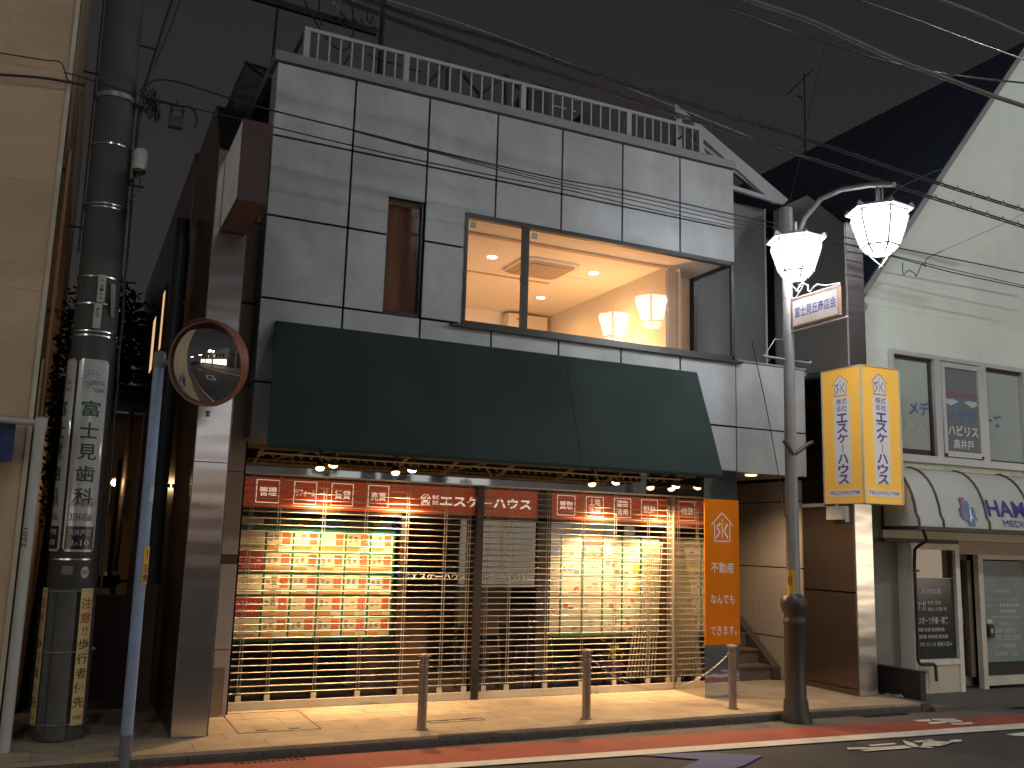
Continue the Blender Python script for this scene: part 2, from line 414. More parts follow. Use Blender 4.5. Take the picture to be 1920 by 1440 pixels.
def vtext(b, txt, o, u, v, cx, ytop, size, pitch, bold=.012, m=0, warp=None, w=None):
    y = ytop
    for ch in txt:
        w_ = w or size
        if ch == 'ー': text_in(b, ch, o, u, v, cx-size*.05, y-size*.92, cx+size*.05, y-size*.08, bold, m, rot=True, warp=warp)
        elif ch in '・': text_in(b, ch, o, u, v, cx-size*.1, y-size*.6, cx+size*.1, y-size*.4, bold, m, warp=warp)
        elif ch in '!': text_in(b, '!!', o, u, v, cx-size*.2, y-size, cx+size*.2, y, bold, m, warp=warp)
        else: text_in(b, ch, o, u, v, cx-w_/2, y-size*.95, cx+w_/2, y-size*.05, bold, m, warp=warp)
        y -= pitch
UX = (1, 0, 0); UZ = (0, 0, 1); UYm = (0, -1, 0)
def frame2(b, o, u, v, x0, y0, x1, y1, t, m=0):        # flat rectangular outline
    o = Vector(o); u = Vector(u); v = Vector(v)
    for (a, c, d, e) in ((x0, y0, x1, y0+t), (x0, y1-t, x1, y1), (x0, y0+t, x0+t, y1-t), (x1-t, y0+t, x1, y1-t)):
        b.quad(o+u*a+v*c, o+u*d+v*c, o+u*d+v*e, o+u*a+v*e, m)
def line2(b, o, u, v, pts, t, m=0, warp=None):
    o = Vector(o); u = Vector(u); v = Vector(v)
    for p, q in zip(pts, pts[1:]):
        d = Vector((q[0]-p[0], q[1]-p[1])); d.normalize(); n = Vector((-d.y, d.x))*t/2; e = d*t*.35
        c = [(p[0]+n.x-e.x, p[1]+n.y-e.y), (q[0]+n.x+e.x, q[1]+n.y+e.y), (q[0]-n.x+e.x, q[1]-n.y+e.y), (p[0]-n.x-e.x, p[1]-n.y-e.y)]
        b.add([warp(*k) if warp else o+u*k[0]+v*k[1] for k in c], [(0, 3, 2, 1)], m)
def poly2(b, o, u, v, pts, m=0):
    o = Vector(o); u = Vector(u); v = Vector(v); b.add([o+u*p[0]+v*p[1] for p in pts], [tuple(range(len(pts)))], m)
def house_logo(b, o, u, v, cx, cz, w, h, t, m=0, m2=None):
    line2(b, o, u, v, [(cx-w*.37, cz+h*.1), (cx-w*.37, cz-h*.5), (cx+w*.37, cz-h*.5), (cx+w*.37, cz+h*.1)], t, m)
    line2(b, o, u, v, [(cx-w*.5, cz+h*.06), (cx-w*.45, cz+h*.13), (cx, cz+h*.5), (cx+w*.45, cz+h*.13), (cx+w*.5, cz+h*.06)], t, m)
    line2(b, o, u, v, [(cx-w*.10, cz+h*.12), (cx-w*.26, cz+h*.0), (cx-w*.12, cz-h*.18), (cx-w*.28, cz-h*.38)], t*1.7, m2 if m2 is not None else m)
    line2(b, o, u, v, [(cx+w*.25, cz+h*.10), (cx+w*.08, cz-h*.13), (cx+w*.26, cz-h*.38)], t*1.7, m2 if m2 is not None else m)
    line2(b, o, u, v, [(cx+w*.0, cz+h*.14), (cx+w*.0, cz-h*.38)], t*.9, m)
    line2(b, o, u, v, [(cx-w*.02, cz+h*.24), (cx+w*.03, cz+h*.24)], t*1.3, m)

def point_light(name, loc, power, col, r=.05, parent=None):
    l = bpy.data.lights.new(name, 'POINT'); l.energy = power; l.color = col; l.shadow_soft_size = r
    o = bpy.data.objects.new(name, l); COL.objects.link(o)
    if parent: o.parent = parent; o.location = Vector(loc)-ORG[parent.name]
    else: o.location = loc
    return o
def spot_light(name, loc, aim, power, col, ang, blend, r, parent):
    l = bpy.data.lights.new(name, 'SPOT'); l.energy = power; l.color = col; l.shadow_soft_size = r; l.spot_size = radians(ang); l.spot_blend = blend
    o = bpy.data.objects.new(name, l); COL.objects.link(o); o.parent = parent; o.location = Vector(loc)-ORG[parent.name]
    o.rotation_euler = (Vector(aim)-Vector(loc)).to_track_quat('-Z', 'Y').to_euler(); return o

def clip_poly(poly, x0, z0, x1, z1):
    def cut(P, f, g):
        out = []
        for i in range(len(P)):
            a, c = P[i], P[(i+1) % len(P)]; fa, fc = f(a), f(c)
            if fa >= 0: out.append(a)
            if (fa >= 0) != (fc >= 0):
                t = fa/(fa-fc); out.append((a[0]+(c[0]-a[0])*t, a[1]+(c[1]-a[1])*t))
        return out
    for f in (lambda p: p[0]-x0, lambda p: x1-p[0], lambda p: p[1]-z0, lambda p: z1-p[1]):
        poly = cut(poly, f, None)
        if len(poly) < 3: return []
    return poly

# ================================================================== THE SETTING
RZ = -.10
obj('road', B().box(-60, -9.2, RZ-.2, 60, -1.3, RZ), asphalt, kind='structure')
obj('opposite_pavement', B().box(-60, -13.2, -.2, 60, -9.2, -.02), grout, kind='structure')
obj('ground', B().box(-60, 9.5, -.3, 60, 60, -.12), asphalt, kind='structure')
def gp(px, py, z=RZ): return at(px, py, Z=z)
def sheet(pts, z, b=None):
    b = b or B(); b.add([(p[0], p[1], z) for p in pts], [tuple(range(len(pts)))]); return b
# kerb line
KL = [(-8.0, -1.80), (-3.0, -1.73), (.2, -1.725), (1.1, -1.71), (2.4, -1.685), (4.0, -1.64), (5.8, -1.61), (7.66, -1.66)]
def kerb_y(x):
    for (a, b_), (c, d) in zip(KL, KL[1:]):
        if x <= c: return b_+(d-b_)*(x-a)/(c-a)
    return KL[-1][1]
def line_y(x, p, q): return p[1]+(q[1]-p[1])*(x-p[0])/(q[0]-p[0])
RT = (gp(712, 1411), gp(1240, 1377), gp(1920, 1341)); WT = (gp(960, 1425), gp(1500, 1388), gp(1920, 1358)); WB = (gp(880, 1440), gp(1520, 1394.5), gp(1920, 1368))
ry = lambda x: line_y(x, RT[0], RT[2]); wy = lambda x: line_y(x, WT[0], WT[2]); wb = lambda x: line_y(x, WB[0], WB[2])
gx = [-14, -6, -2, 0, 2, 4, 6, 8, 12, 24]
b = B()
for a, c in zip(gx, gx[1:]): sheet([(a, ry(a)), (a, kerb_y(a)+.05 if a < 7.7 else -1.75), (c, kerb_y(c)+.05 if c < 7.7 else -1.75), (c, ry(c))][::-1], RZ+.004, b)
obj('gutter_strip', b, gutter_m, kind='structure')
obj('red_lane', sheet([(-14, wy(-14)), (24, wy(24)), (24, ry(24)), (-14, ry(-14))], RZ+.008), redlane, kind='structure')
obj('white_edge_line', sheet([(-14, wb(-14)), (24, wb(24)), (24, wy(24)), (-14, wy(-14))], RZ+.012), whiteline, kind='structure')
obj('far_red_lane', sheet([(-24, -9.15), (24, -9.15), (24, -8.4), (-24, -8.4)], RZ+.008), redlane, kind='structure')
obj('far_white_edge_line', sheet([(-24, -8.4), (24, -8.4), (24, -8.25), (-24, -8.25)], RZ+.012), whiteline, kind='structure')
# blue arrow marking
A = [gp(*p) for p in ((1203, 1418), (1313, 1413), (1431, 1419), (1397, 1437), (1370, 1446), (1345, 1470), (1250, 1470), (1283, 1440), (1312, 1426.5))]
obj('blue_arrow_marking', sheet(A[::-1], RZ+.012), blueline, kind='structure')
# white person marking on the asphalt
b = B()
def gpoly(pts): sheet([gp(*p) for p in pts][::-1], RZ+.012, b)
gpoly([(1589, 1404), (1640, 1403.5), (1640, 1406.5), (1589, 1407.5)]); gpoly([(1628, 1399), (1676, 1395.5), (1681, 1397.5), (1634, 1401.5)])
gpoly([(1612, 1409), (1705, 1402), (1710, 1404.5), (1622, 1411)]); gpoly([(1640, 1403.5), (1698, 1399.8), (1701, 1402), (1640, 1406)])
gpoly([(1692, 1390), (1712, 1395), (1725, 1403), (1713, 1403), (1699, 1398)]); gpoly([(1712, 1392), (1745, 1388.5), (1752, 1391), (1722, 1394.5)])
gpoly([(1733, 1390.5), (1775, 1393), (1765, 1401), (1728, 1401)]); gpoly([(1728, 1401), (1751, 1403.5), (1745, 1405), (1722, 1403)])
gpoly([(1766, 1396), (1784, 1391), (1788, 1393), (1768, 1400)]); gpoly([(1780, 1390), (1795, 1388.5), (1805, 1389.5), (1801, 1393), (1785, 1394)])
gpoly([(1887, 1379), (1935, 1373), (1950, 1377), (1925, 1383), (1905, 1382)])
obj('white_figure_marking', b, whiteline, kind='structure')
b = B()
def gp2(pts): sheet([gp(*p) for p in pts][::-1], RZ+.016, b)
gp2([(1712, 1353), (1742, 1351), (1747, 1355), (1722, 1356)]); gp2([(1745, 1350.5), (1790, 1350), (1794, 1352), (1751, 1353)]); gp2([(1738, 1357), (1772, 1355), (1776, 1358), (1746, 1361)])
gp2([(1757, 1353.5), (1800, 1353), (1806, 1356), (1781, 1357.5)]); gp2([(1780, 1359), (1822, 1357), (1826, 1360), (1790, 1362)])
obj('worn_white_marking', b, whiteline, kind='structure')
for cx_, cy_ in ((-5.5, -5.0), (-12, -5.0)):
    b = B()
    o_ = [(cx_-1.6, cy_), (cx_, cy_-.75), (cx_+1.6, cy_), (cx_, cy_+.75)]; i_ = [(cx_-1.15, cy_), (cx_, cy_-.5), (cx_+1.15, cy_), (cx_, cy_+.5)]
    for k in range(4): sheet([o_[k], o_[(k+1) % 4], i_[(k+1) % 4], i_[k]], RZ+.012, b)
    obj('diamond_marking', b, whiteline, kind='structure')
b = B()
for x0, x1, yy in ((-.25, .35, -1.80), (6.65, 7.35, -1.735), (8.95, 9.5, -1.86)):
    for k in range(12): b.box(x0+(x1-x0)*k/12, yy-.05, RZ+.006, x0+(x1-x0)*(k+.6)/12, yy+.05, RZ+.012)
obj('drain_grating', b, iron, kind='structure')

# kerb stones
kerb = thing('kerb', 'long grey concrete kerb along the paving', None, (0, -1.8, 0), kind='structure')
x = -6.6
while x < 7.6:
    x1 = min(x+.6, 7.66)
    y0, y1 = kerb_y(x), kerb_y(x1)
    b = B(); pr = [(0, RZ-.05), (0, -.05), (.012, -.022), (.03, -.018), (.03, RZ-.05)]
    P0 = [(x+.004, y0+p[0], p[1]) for p in pr]; P1 = [(x1-.004, y1+p[0], p[1]) for p in pr]; n = len(pr)
    b.add(P0+P1, [tuple(range(n))[::-1], tuple(range(n, 2*n))]+[(i, (i+1) % n, n+(i+1) % n, n+i) for i in range(n)])
    obj('kerb_stone', b, kerb_m, kerb); x += .6
obj('kerb_return', B().box(7.66, -1.665, RZ-.05, 7.80, -.2, -.004), kerb_m, kerb)
b = B()
for k in range(70):
    x = random.uniform(-1.5, 9.5); y = (kerb_y(x) if x < 7.6 else -1.78)-random.uniform(.01, .16)**1.2; r = random.uniform(.006, .022); a = random.uniform(0, 3)
    b.add([(x+r*cos(a+t), y+r*.7*sin(a+t), RZ+.006+random.uniform(.0, .008)) for t in (0, 1.6, 3.1, 4.6)], [(0, 1, 2, 3)])
obj('gutter_litter', b, M('litter_pale', (.28, .24, .18), .8, var=.5, scale=40), kind='stuff', label='small bits of leaf and grit lying along the gutter')
# pavement with individual tiles
pav = obj('pavement', B().prism([(-14, kerb_y(-8)+.012)]+[(k[0], k[1]+.012) for k in KL[:-1]]+[(7.66, -1.645), (7.66, 4.6), (-14, 4.6)], 'z', -.3, -.012), grout, kind='structure')
tw, td = .60, .30
me_cache = {}
for i in range(-4, 13):
    for j in range(0, 8):
        x0 = i*tw+.06+(.30 if j % 2 else 0); y1 = .42-j*td; y0 = y1-td
        x1 = x0+tw
        x0c, x1c = max(x0, -2.0), min(x1, 7.655)
        if x1c-x0c < .06: continue
        lim0, lim1 = kerb_y(x0c)+.004, kerb_y(x1c)+.004
        if y1 <= min(lim0, lim1): continue
        a0, a1 = max(y0, lim0), max(y0, lim1)
        if y1-max(a0, a1) < .01: continue
        if x1c < 5.2 and y1 > -.02 and x0c > -.1:
            if j < 1: continue
        g = .0018
        b = B(); top = 0.0+random.uniform(-.0008, .0008)
        P = [(x0c+g, a0+g), (x1c-g, a1+g), (x1c-g, y1-g), (x0c+g, y1-g)]
        b.prism(P, 'z', -.03, top)
        obj('paving_tile', b, tile_m, pav)
# inspection covers in the paving (thin steel outlines with lift holes)
for (p, lab) in (([(427, 1343), (558, 1332), (560, 1369), (447, 1376)], 'left'), ([(800, 1352), (880, 1348), (910, 1350), (815, 1356)], 'right')):
    q = [at(px, py, Z=0) for px, py in p]
    x0 = min(k.x for k in q); x1 = max(k.x for k in q); y0 = min(k.y for k in q)*.5+sorted(k.y for k in q)[1]*.5; y1 = max(k.y for k in q)
    b = B(); t = .008
    for aa in ((x0, y0, x1, y0+t), (x0, y1-t, x1, y1), (x0, y0, x0+t, y1), (x1-t, y0, x1, y1)): b.box(aa[0], aa[1], -.01, aa[2], aa[3], .0025)
    for fx in (.3, .7): b.box(x0+(x1-x0)*fx-.05, y0+.08, -.01, x0+(x1-x0)*fx+.05, y0+.105, .0025)
    obj('inspection_cover', b, iron, pav)
obj('clinic_apron', B().box(7.80, -1.74, RZ-.1, 20, .3, RZ+.055), gutter_m, kind='structure')

# ================================================================== SHOP BUILDING
F = -.63
bld = thing('shop_building', 'two storey shop building clad in large grey panels with a roof railing', 'building', (2.85, 0, 0))
XJ = [-.11, .73, 1.58, 2.42, 3.27, 4.11, 4.96, 5.80]
b = B()
b.box(-.085, F+.06, 5.40, 5.785, F+.09, 6.60); b.box(-.085, F+.06, 2.69, 5.80, F+.09, 4.06)
b.box(-.085, F+.06, 4.06, 1.12, F+.09, 5.40); b.box(1.60, F+.06, 4.06, 2.05, F+.09, 5.40)
b.box(-.085, F+.09, 2.69, -.05, 8, 6.60); b.box(5.80, F+.03, 2.69, 6.91, F+.09, 4.05)
b.box(-.05, F+.09, 6.42, 5.78, 8, 6.60); b.box(-.05, F+.09, 3.62, 1.1, F+.2, 3.8)
obj('wall', b, joint_d, bld)
JG = .012
def cutrects(x0, z0, x1, z1, holes):         # rectilinear polygon minus one hole touching an edge -> list of rects merged in one mesh
    rects = [(x0, z0, x1, z1)]
    for h in holes:
        nr = []
        for r in rects:
            hx0, hz0, hx1, hz1 = max(r[0], h[0]), max(r[1], h[1]), min(r[2], h[2]), min(r[3], h[3])
            if hx0 >= hx1-1e-6 or hz0 >= hz1-1e-6: nr.append(r); continue
            if hz1 < r[3]: nr.append((r[0], hz1, r[2], r[3]))
            if hz0 > r[1]: nr.append((r[0], r[1], r[2], hz0))
            if hx0 > r[0]: nr.append((r[0], hz0, hx0, hz1))
            if hx1 < r[2]: nr.append((hx1, hz0, r[2], hz1))
        rects = nr
    return [r for r in rects if r[2]-r[0] > .01 and r[3]-r[1] > .01]
ZJ = [6.62, 5.81, 4.95, 4.085, 3.23, 2.67]
WIN = [(2.06, 4.07, 5.9, 5.365), (1.155, 4.085, 1.585, 5.385)]
for i in range(7):
    for j in range(5):
        x0, x1 = XJ[i], XJ[i+1]; z1, z0 = ZJ[j], ZJ[j+1]
        rs = cutrects(x0+(JG if i else 0), z0+JG, x1-(JG if i < 6 else 0), z1-JG, WIN)
        if not rs: continue
        b = B()
        for r in rs: b.box(r[0], F, r[1], r[2], F+.028, r[3])
        obj('wall_panel', b, concrete, bld)
for (x0, x1, z0, z1) in ((5.81, 6.93, 3.24, 4.06), (5.81, 6.93, 2.67, 3.22)):
    obj('wall_panel', B().box(x0+.006, F, z0, x1, F+.028, z1), concrete, bld)
for j in range(5):   # left return of the facade
    obj('side_panel', B().box(-.112, F+.032, ZJ[j+1]+JG, -.088, -.30, ZJ[j]-JG), concrete, bld)
obj('side_panel', B().box(6.905, F+.032, 2.67, 6.93, 0.1, 4.06), concrete, bld)
b = B().box(-.15, F-.03, 6.63, 5.82, F+.35, 6.735); b.box(5.78, F+.35, 6.60, 5.82, 6, 6.73); b.box(-.15, F+.35, 6.60, -.08, 8, 6.735)
obj('coping', b, coping, bld)
obj('ledge_coping', B().box(5.815, F-.015, 4.065, 6.95, .2, 4.09), coping, bld)
obj('soffit', B().box(-.08, F+.03, 2.672, 6.90, 3.2, 2.69), coping, bld)
# recessed strip left of the shutters: stone pieces
for z0, z1, mt in ((.0, .62, stone_strip), (.63, 1.44, stone_strip), (1.445, 1.525, None), (1.535, 2.35, stone_strip), (2.36, 3.22, stone_strip), (3.24, 4.075, stone_strip), (4.095, 4.94, stone_strip), (4.96, 5.3, stone_strip)):
    obj('strip_panel', B().box(-.38, -.28, z0, -.09 if z0 < 2.6 else -.113, -.2, z1), mt or M('red_brown_band', (.13, .045, .03), .5), bld)
obj('strip_backing', B().box(-.38, -.2, 0, -.06, .1, 5.9), joint_d, bld)
kb = obj('shutter_key_box', B().box(-.29, -.297, .02, -.13, -.2815, .46), M('key_box_steel', (.30, .25, .20), .35, metal=.7), bld)
obj('knob', B().cyl((-.25, -.31, .27), (-.25, -.296, .27), .012, n=8), brass, kb)
# interior bodies
obj('floor_slab', B().box(-.05, .12, 2.75, 5.80, 8, 3.80), shop_dark, bld)
obj('back_block', B().box(-.05, 3.5, 0, 7.28, 8, 2.7), shop_dark, bld)
# --- narrow window
nw = obj('narrow_window', B().box(1.155, F+.05, 4.085, 1.18, F+.20, 5.385).box(1.56, F+.05, 4.085, 1.585, F+.20, 5.385).box(1.18, F+.05, 5.355, 1.56, F+.20, 5.385).box(1.18, F+.03, 4.085, 1.56, F+.2, 4.13), frame_b, bld)
obj('pane', B().box(1.18, F+.085, 4.13, 1.56, F+.09, 5.355), GLASS('narrow_glass', (.9, .85, .8), .8), nw)
obj('blind', B().box(1.18, F+.16, 4.13, 1.56, F+.17, 5.355), brown_blind, nw)
# --- big window
fb = B()
fb.box(2.06, F-.012, 5.31, 5.77, F+.06, 5.365).box(2.06, F-.012, 4.07, 5.77, F+.06, 4.125).box(2.06, F-.012, 4.125, 2.095, F+.06, 5.31)
fb.box(2.78, F-.005, 4.125, 2.86, F+.05, 5.31).box(5.745, F-.012, 4.07, 5.79, F+.03, 5.365)
bw = obj('corner_window', fb, frame_b, bld)
obj('window_sill', B().box(1.92, F-.06, 4.035, 5.88, F+.02, 4.065), frame_b, bld)
obj('pane', B().box(2.095, F+.018, 4.125, 2.78, F+.023, 5.31), glass, bw)
obj('pane', B().box(2.86, F+.018, 4.125, 5.745, F+.023, 5.31), glass, bw)
obj('pane', B().box(5.765, F+.03, 4.125, 5.77, .15, 5.31), glass, bw)
obj('side_window_frame', B().box(5.742, .15, 4.07, 5.795, .25, 5.365).box(5.745, F+.06, 5.31, 5.79, .15, 5.365).box(5.745, F+.06, 4.07, 5.79, .15, 4.125), frame_b, bw)
for x0, z0 in ((2.125, 5.20), (2.895, 5.20)): obj('pane_sticker', B().box(x0, F+.012, z0, x0+.07, F+.016, z0+.07), sticker_grey, bw)
obj('window_latch', B().box(2.765, F+.0, 4.66, 2.78, F+.03, 4.73), black_pl, bw)
# --- second floor room
b = B()
b.box(0.0, F+.09, 5.35, 5.80, 3.45, 5.40); b.box(1.6, F+.1, 3.80, 5.74, 3.45, 3.84); b.box(1.62, F+.1, 3.84, 1.66, 3.4, 5.35)
b.box(1.66, 3.36, 3.84, 5.80, 3.45, 5.35); b.box(5.13, -.07, 3.84, 5.36, 3.36, 5.35); b.box(5.36, .26, 3.84, 5.78, .36, 5.35)
room = obj('lit_room', b, room_white, bld)
b = B().box(1.66, -.10, 5.325, 5.3, -.03, 5.35).box(2.2, 1.42, 5.335, 4.19, 1.46, 5.35)
obj('ceiling_trim', b, room_trim, room)
b = B().box(5.30, -.095, 3.84, 5.355, -.072, 5.30).box(5.13, -.085, 3.84, 5.17, -.072, 5.3)
obj('door_trim', b, room_trim, room)
obj('pillar_facing', B().box(5.172, -.082, 3.84, 5.298, -.071, 5.345), M('tan_facing', (.42, .25, .15), .6), room)
obj('return_facing', B().box(5.362, .245, 3.84, 5.74, .259, 5.345), M('tan_facing', (.42, .25, .15), .6), room)
# ceiling cassette and wall unit
b = B(); n = 24
for k in range(4): pass
def rrect(x0, y0, x1, y1, r, n=5):
    P = []
    for cx, cyy, a in ((x1-r, y1-r, 0), (x0+r, y1-r, 90), (x0+r, y0+r, 180), (x1-r, y0+r, 270)):
        for k in range(n+1): t = radians(a+90*k/n); P.append((cx+r*cos(t), cyy+r*sin(t)))
    return P
b.prism(rrect(3.33, .40, 4.17, 1.24, .16), 'z', 5.318, 5.349)
ac = obj('ceiling_air_conditioner', b, ac_white, room)
obj('grille', B().box(3.50, .57, 5.308, 4.0, 1.07, 5.316), ac_grille, ac)
obj('vent_slot', B().prism(rrect(3.38, .45, 4.12, 1.19, .12), 'z', 5.3165, 5.3175).box(3.36, .50, 5.314, 3.39, 1.14, 5.3155), ac_grille, ac)
wu = obj('wall_unit', B().box(4.36, 3.12, 5.02, 5.05, 3.36, 5.30), ac_white, room)
obj('unit_grille', B().box(4.5, 3.112, 5.2, 4.62, 3.118, 5.23), ac_grille, wu)
obj('ceiling_hatch', B().box(4.2, 1.0, 5.342, 4.65, 1.45, 5.349), room_white, room)
for x, y in ((2.99, .72), (4.48, .68), (4.46, 2.21), (2.99, 2.21)):
    r = obj('downlight', B().lathe(x, y, [(.062, 5.351), (.062, 5.344), (.05, 5.342)], 16), glow_disc, room)
    spot_light('downlight_beam', (x, y, 5.335), (x, y, 4), P_ROOM, (1, .49, .18), 165, .6, .05, r)
# floor standing lamp below the sill line
fl = thing('floor_lamp', 'glow of a low lamp on the upstairs floor by the right wall', 'lamp', (4.75, 1.0, 3.84))
obj('stand', B().lathe(4.75, 1.0, [(.12, 3.842), (.12, 3.86), (.015, 3.87), (.015, 3.93)], 14), black_pl, fl)
obj('lamp_shade', B().lathe(4.75, 1.0, [(.10, 3.93), (.07, 4.05)], 14), M('lamp_shade_glow', (1, .8, .6), .6, emit=(1, .62, .30), estr=3), fl)
point_light('floor_lamp_bulb', (4.75, .75, 4.12), P_ROOM*2.2, (1, .48, .17), .08, fl)

# --- roof railing
rail = obj('roof_railing', B().box(.15, -.57, 7.085, 5.36, -.53, 7.125), whitem, bld)
pm = mesh_of('railing_bar', B().box(-.009, -.009, 0, .009, .009, .36), whitem)
bigx = [.18, 1.30, 2.76, 4.23, 5.33]
posts = mesh_of('railing_post', B().box(-.032, -.032, 0, .032, .032, .37), whitem)
for x in bigx: inst('railing_post', posts, (x, -.55, 6.72), rail)
nb = [11, 13, 14, 10]
for k in range(4):
    a, c = bigx[k], bigx[k+1]; n = round((c-a)/.128)
    for q in range(1, n): inst('railing_bar', pm, (a+(c-a)*q/n, -.55, 6.73), rail)
obj('bottom_rail', B().box(.15, -.56, 6.735, 5.36, -.54, 6.75), whitem, rail)
obj('side_rail', B().box(.15, -.53, 7.09, .19, 3.0, 7.12), coping, rail)

# --- fins (tall brushed steel columns with chamfered tops)
def fin(name, x0, x1, yf, zt, ych, ztop, yb, label):
    f = thing(name, label, 'column', ((x0+x1)/2, yf, 0))
    zs = [0, 2.37, zt]
    for a, c in zip(zs, zs[1:]): obj('front_plate', B().box(x0+.004, yf-.003, a+.004, x1-.004, yf+.01, c-.004), steel_b, f)
    obj('core', B().prism([(yf+.012, 0), (yf+.012, zt), (ych, ztop), (yb, ztop), (yb, 0)], 'x', x0+.012, x1-.012), joint_d, f)
    obj('edge_trim', B().box(x0-.001, yf+.0, 0, x0+.003, yf+.012, zt).box(x1-.003, yf, 0, x1+.001, yf+.012, zt), whitem, f)
    return f
f1 = fin('steel_fin', -.68, -.385, -1.16, 5.33, -.57, 6.02, 8, 'left brushed steel column of the grey building, rising beside the alley')
f2 = fin('steel_fin', 7.28, 7.575, -1.08, 6.03, -.41, 6.64, 5.5, 'right brushed steel column standing between grey building and clinic')
obj('side_cladding', B().prism([(-1.15, 0), (-1.15, 5.32), (-.57, 6.02), (1.0, 6.02), (1.0, 0)], 'x', -.684, -.667), dark_body, f1)
obj('side_cladding', B().box(-.382, -1.15, 0, -.372, -.285, 5.3), steel_d, f1)
# right fin: inner face plates
inner = [(-1.07, -.17)]
for z0, z1, mt in ((.08, 1.22, steel_d), (1.24, 2.33, steel_d)):
    obj('side_plate', B().box(7.266, -1.07, z0, 7.29, -.18, z1), mt, f2)
obj('side_plate', B().box(7.262, -1.07, 0, 7.29, -.18, .07), steel_d, f2)
obj('side_plate', B().prism([(-1.07, 4.1), (-1.07, 6.0), (-.41, 6.62), (.3, 6.62), (.3, 4.1)], 'x', 7.266, 7.29), M('satin_steel', (.50, .48, .46), .38, metal=1, var=.08, scale=5, bump=.03, bscale=25, stretch=(1, 1, 40), wave=.004, wscale=2), f2)

# ================================================================== PASSAGE AND STAIRS
zj = [0, .56, 1.49, 2.385, 2.67]; yj = [-.16, .72, 1.62, 2.5]
for a, c in zip(yj, yj[1:]):
    for e, g in zip(zj, zj[1:]):
        obj('passage_panel', B().box(7.266, a+.008, e+.008, 7.29, c-.008, g-.008), pass_panel, bld)
obj('passage_wall', B().box(7.29, -.17, 0, 7.33, 5, 2.67).box(5.80, .0, 0, 5.84, 5, 2.67).box(5.84, 3.3, 0, 7.28, 3.4, 2.67), joint_d, bld)
obj('passage_inner_wall', B().box(5.84, -.0, 0, 5.86, 3.3, 2.67), pass_panel, bld)
st = thing('stairs', 'short flight of grey stone steps going up inside the passage', 'stairs', (6.5, .36, 0))
for k in range(12):
    obj('step', B().box(5.862, .36+k*.25, k*.19 if k else -.01, 7.13, .64+k*.25 if k < 11 else 3.3, (k+1)*.19).box(5.862, .345+k*.25, (k+1)*.19-.03, 7.13, .36+k*.25, (k+1)*.19), step_m, st)
obj('stringer', B().prism([(.30, 0), (.30, .17), (2.7, 2.0), (3.2, 2.0), (.75, 0)], 'x', 7.13, 7.25), M('stringer_dark', (.06, .045, .035), .6), st)
dl = thing('passage_downlight', 'round lit downlight in the soffit over the passage', 'lamp', (6.05, -.33, 2.67))
P = at(1408, 891, Z=2.665)
dl.location = P; ORG[dl.name] = Vector(P)
obj('lens', B().lathe(P.x, P.y, [(.075, 2.668), (.075, 2.660), (.06, 2.655)], 18), M('passage_glow', (1, 1, 1), .5, emit=(1, .62, .32), estr=5), dl)
spot_light('passage_beam', (P.x, P.y, 2.64), (P.x+.35, P.y+.1, 0), P_PASS*3, (1, .66, .38), 140, .7, .05, dl)
# polished pillar at the right of the shutters
pil = thing('pillar', 'polished steel pillar carrying the tall orange sign', 'pillar', (5.545, -.65, 0))
obj('shaft', B().box(5.292, -.648, 0.0, 5.795, .12, 2.668), steel_p, pil)
obj('foot_plate', B().box(5.30, -.652, .01, 5.79, -.6485, .16), steel_p, pil)
os_ = thing('orange_sign', 'tall flat orange sign with white house logo and Japanese words on the pillar', 'sign', (5.545, -.66, .6))
obj('panel', B().box(5.288, -.668, .60, 5.80, -.6525, 2.315), orange_sign, os_)
b = B(); o = (0, -.6705, 0)
house_logo(b, o, UX, UZ, 5.545, 1.985, .31, .34, .012)
for s, z, h, w in (('不動産', 1.50, .125, .17), ('なんでも', 1.13, .11, .175), ('できます。', .765, .11, .20)):
    b2 = B(); text_in(b2, s, o, UX, UZ, 5.545-w+(.02 if w > .19 else 0), z-h/2, 5.545+w, z+h/2, .004); obj('lettering', b2, white_let, os_)
obj('house_logo', b, white_let, os_)

# ================================================================== SHOP FRONT
sf = thing('storefront', 'glazed shop front behind the open slat shutters', 'shop front', (2.65, .1, 0))
b = B()
b.box(-.06, .07, 0, -.02, .13, 2.36).box(1.72, .08, 0, 1.79, .13, 2.02).box(3.42, .08, 0, 3.60, .14, 2.36).box(5.27, .08, 0, 5.29, .13, 2.36).box(2.56, .08, 0, 2.62, .13, 2.02)
b.box(-.02, .08, 2.335, 5.27, .13, 2.36).box(-.02, .08, 1.985, 5.27, .13, 2.018).box(-.02, .08, 0, 5.27, .13, .06)
obj('mullions', b, shut_br, sf)
obj('pane', B().box(-.02, .105, .06, 1.72, .109, 1.985), glass_shop, sf)
obj('pane', B().box(1.79, .105, .06, 2.56, .109, 1.985), glass_shop, sf)
obj('pane', B().box(2.62, .105, .06, 3.42, .109, 1.985), glass_shop, sf)
obj('pane', B().box(3.60, .105, .06, 5.27, .109, 1.985), glass_shop, sf)
obj('orange_band', B().box(-.02, .098, 2.018, 3.42, .104, 2.335).box(3.60, .098, 2.018, 5.27, .104, 2.335), orange_film, sf)
b = B(); o = (0, .0955, 0)
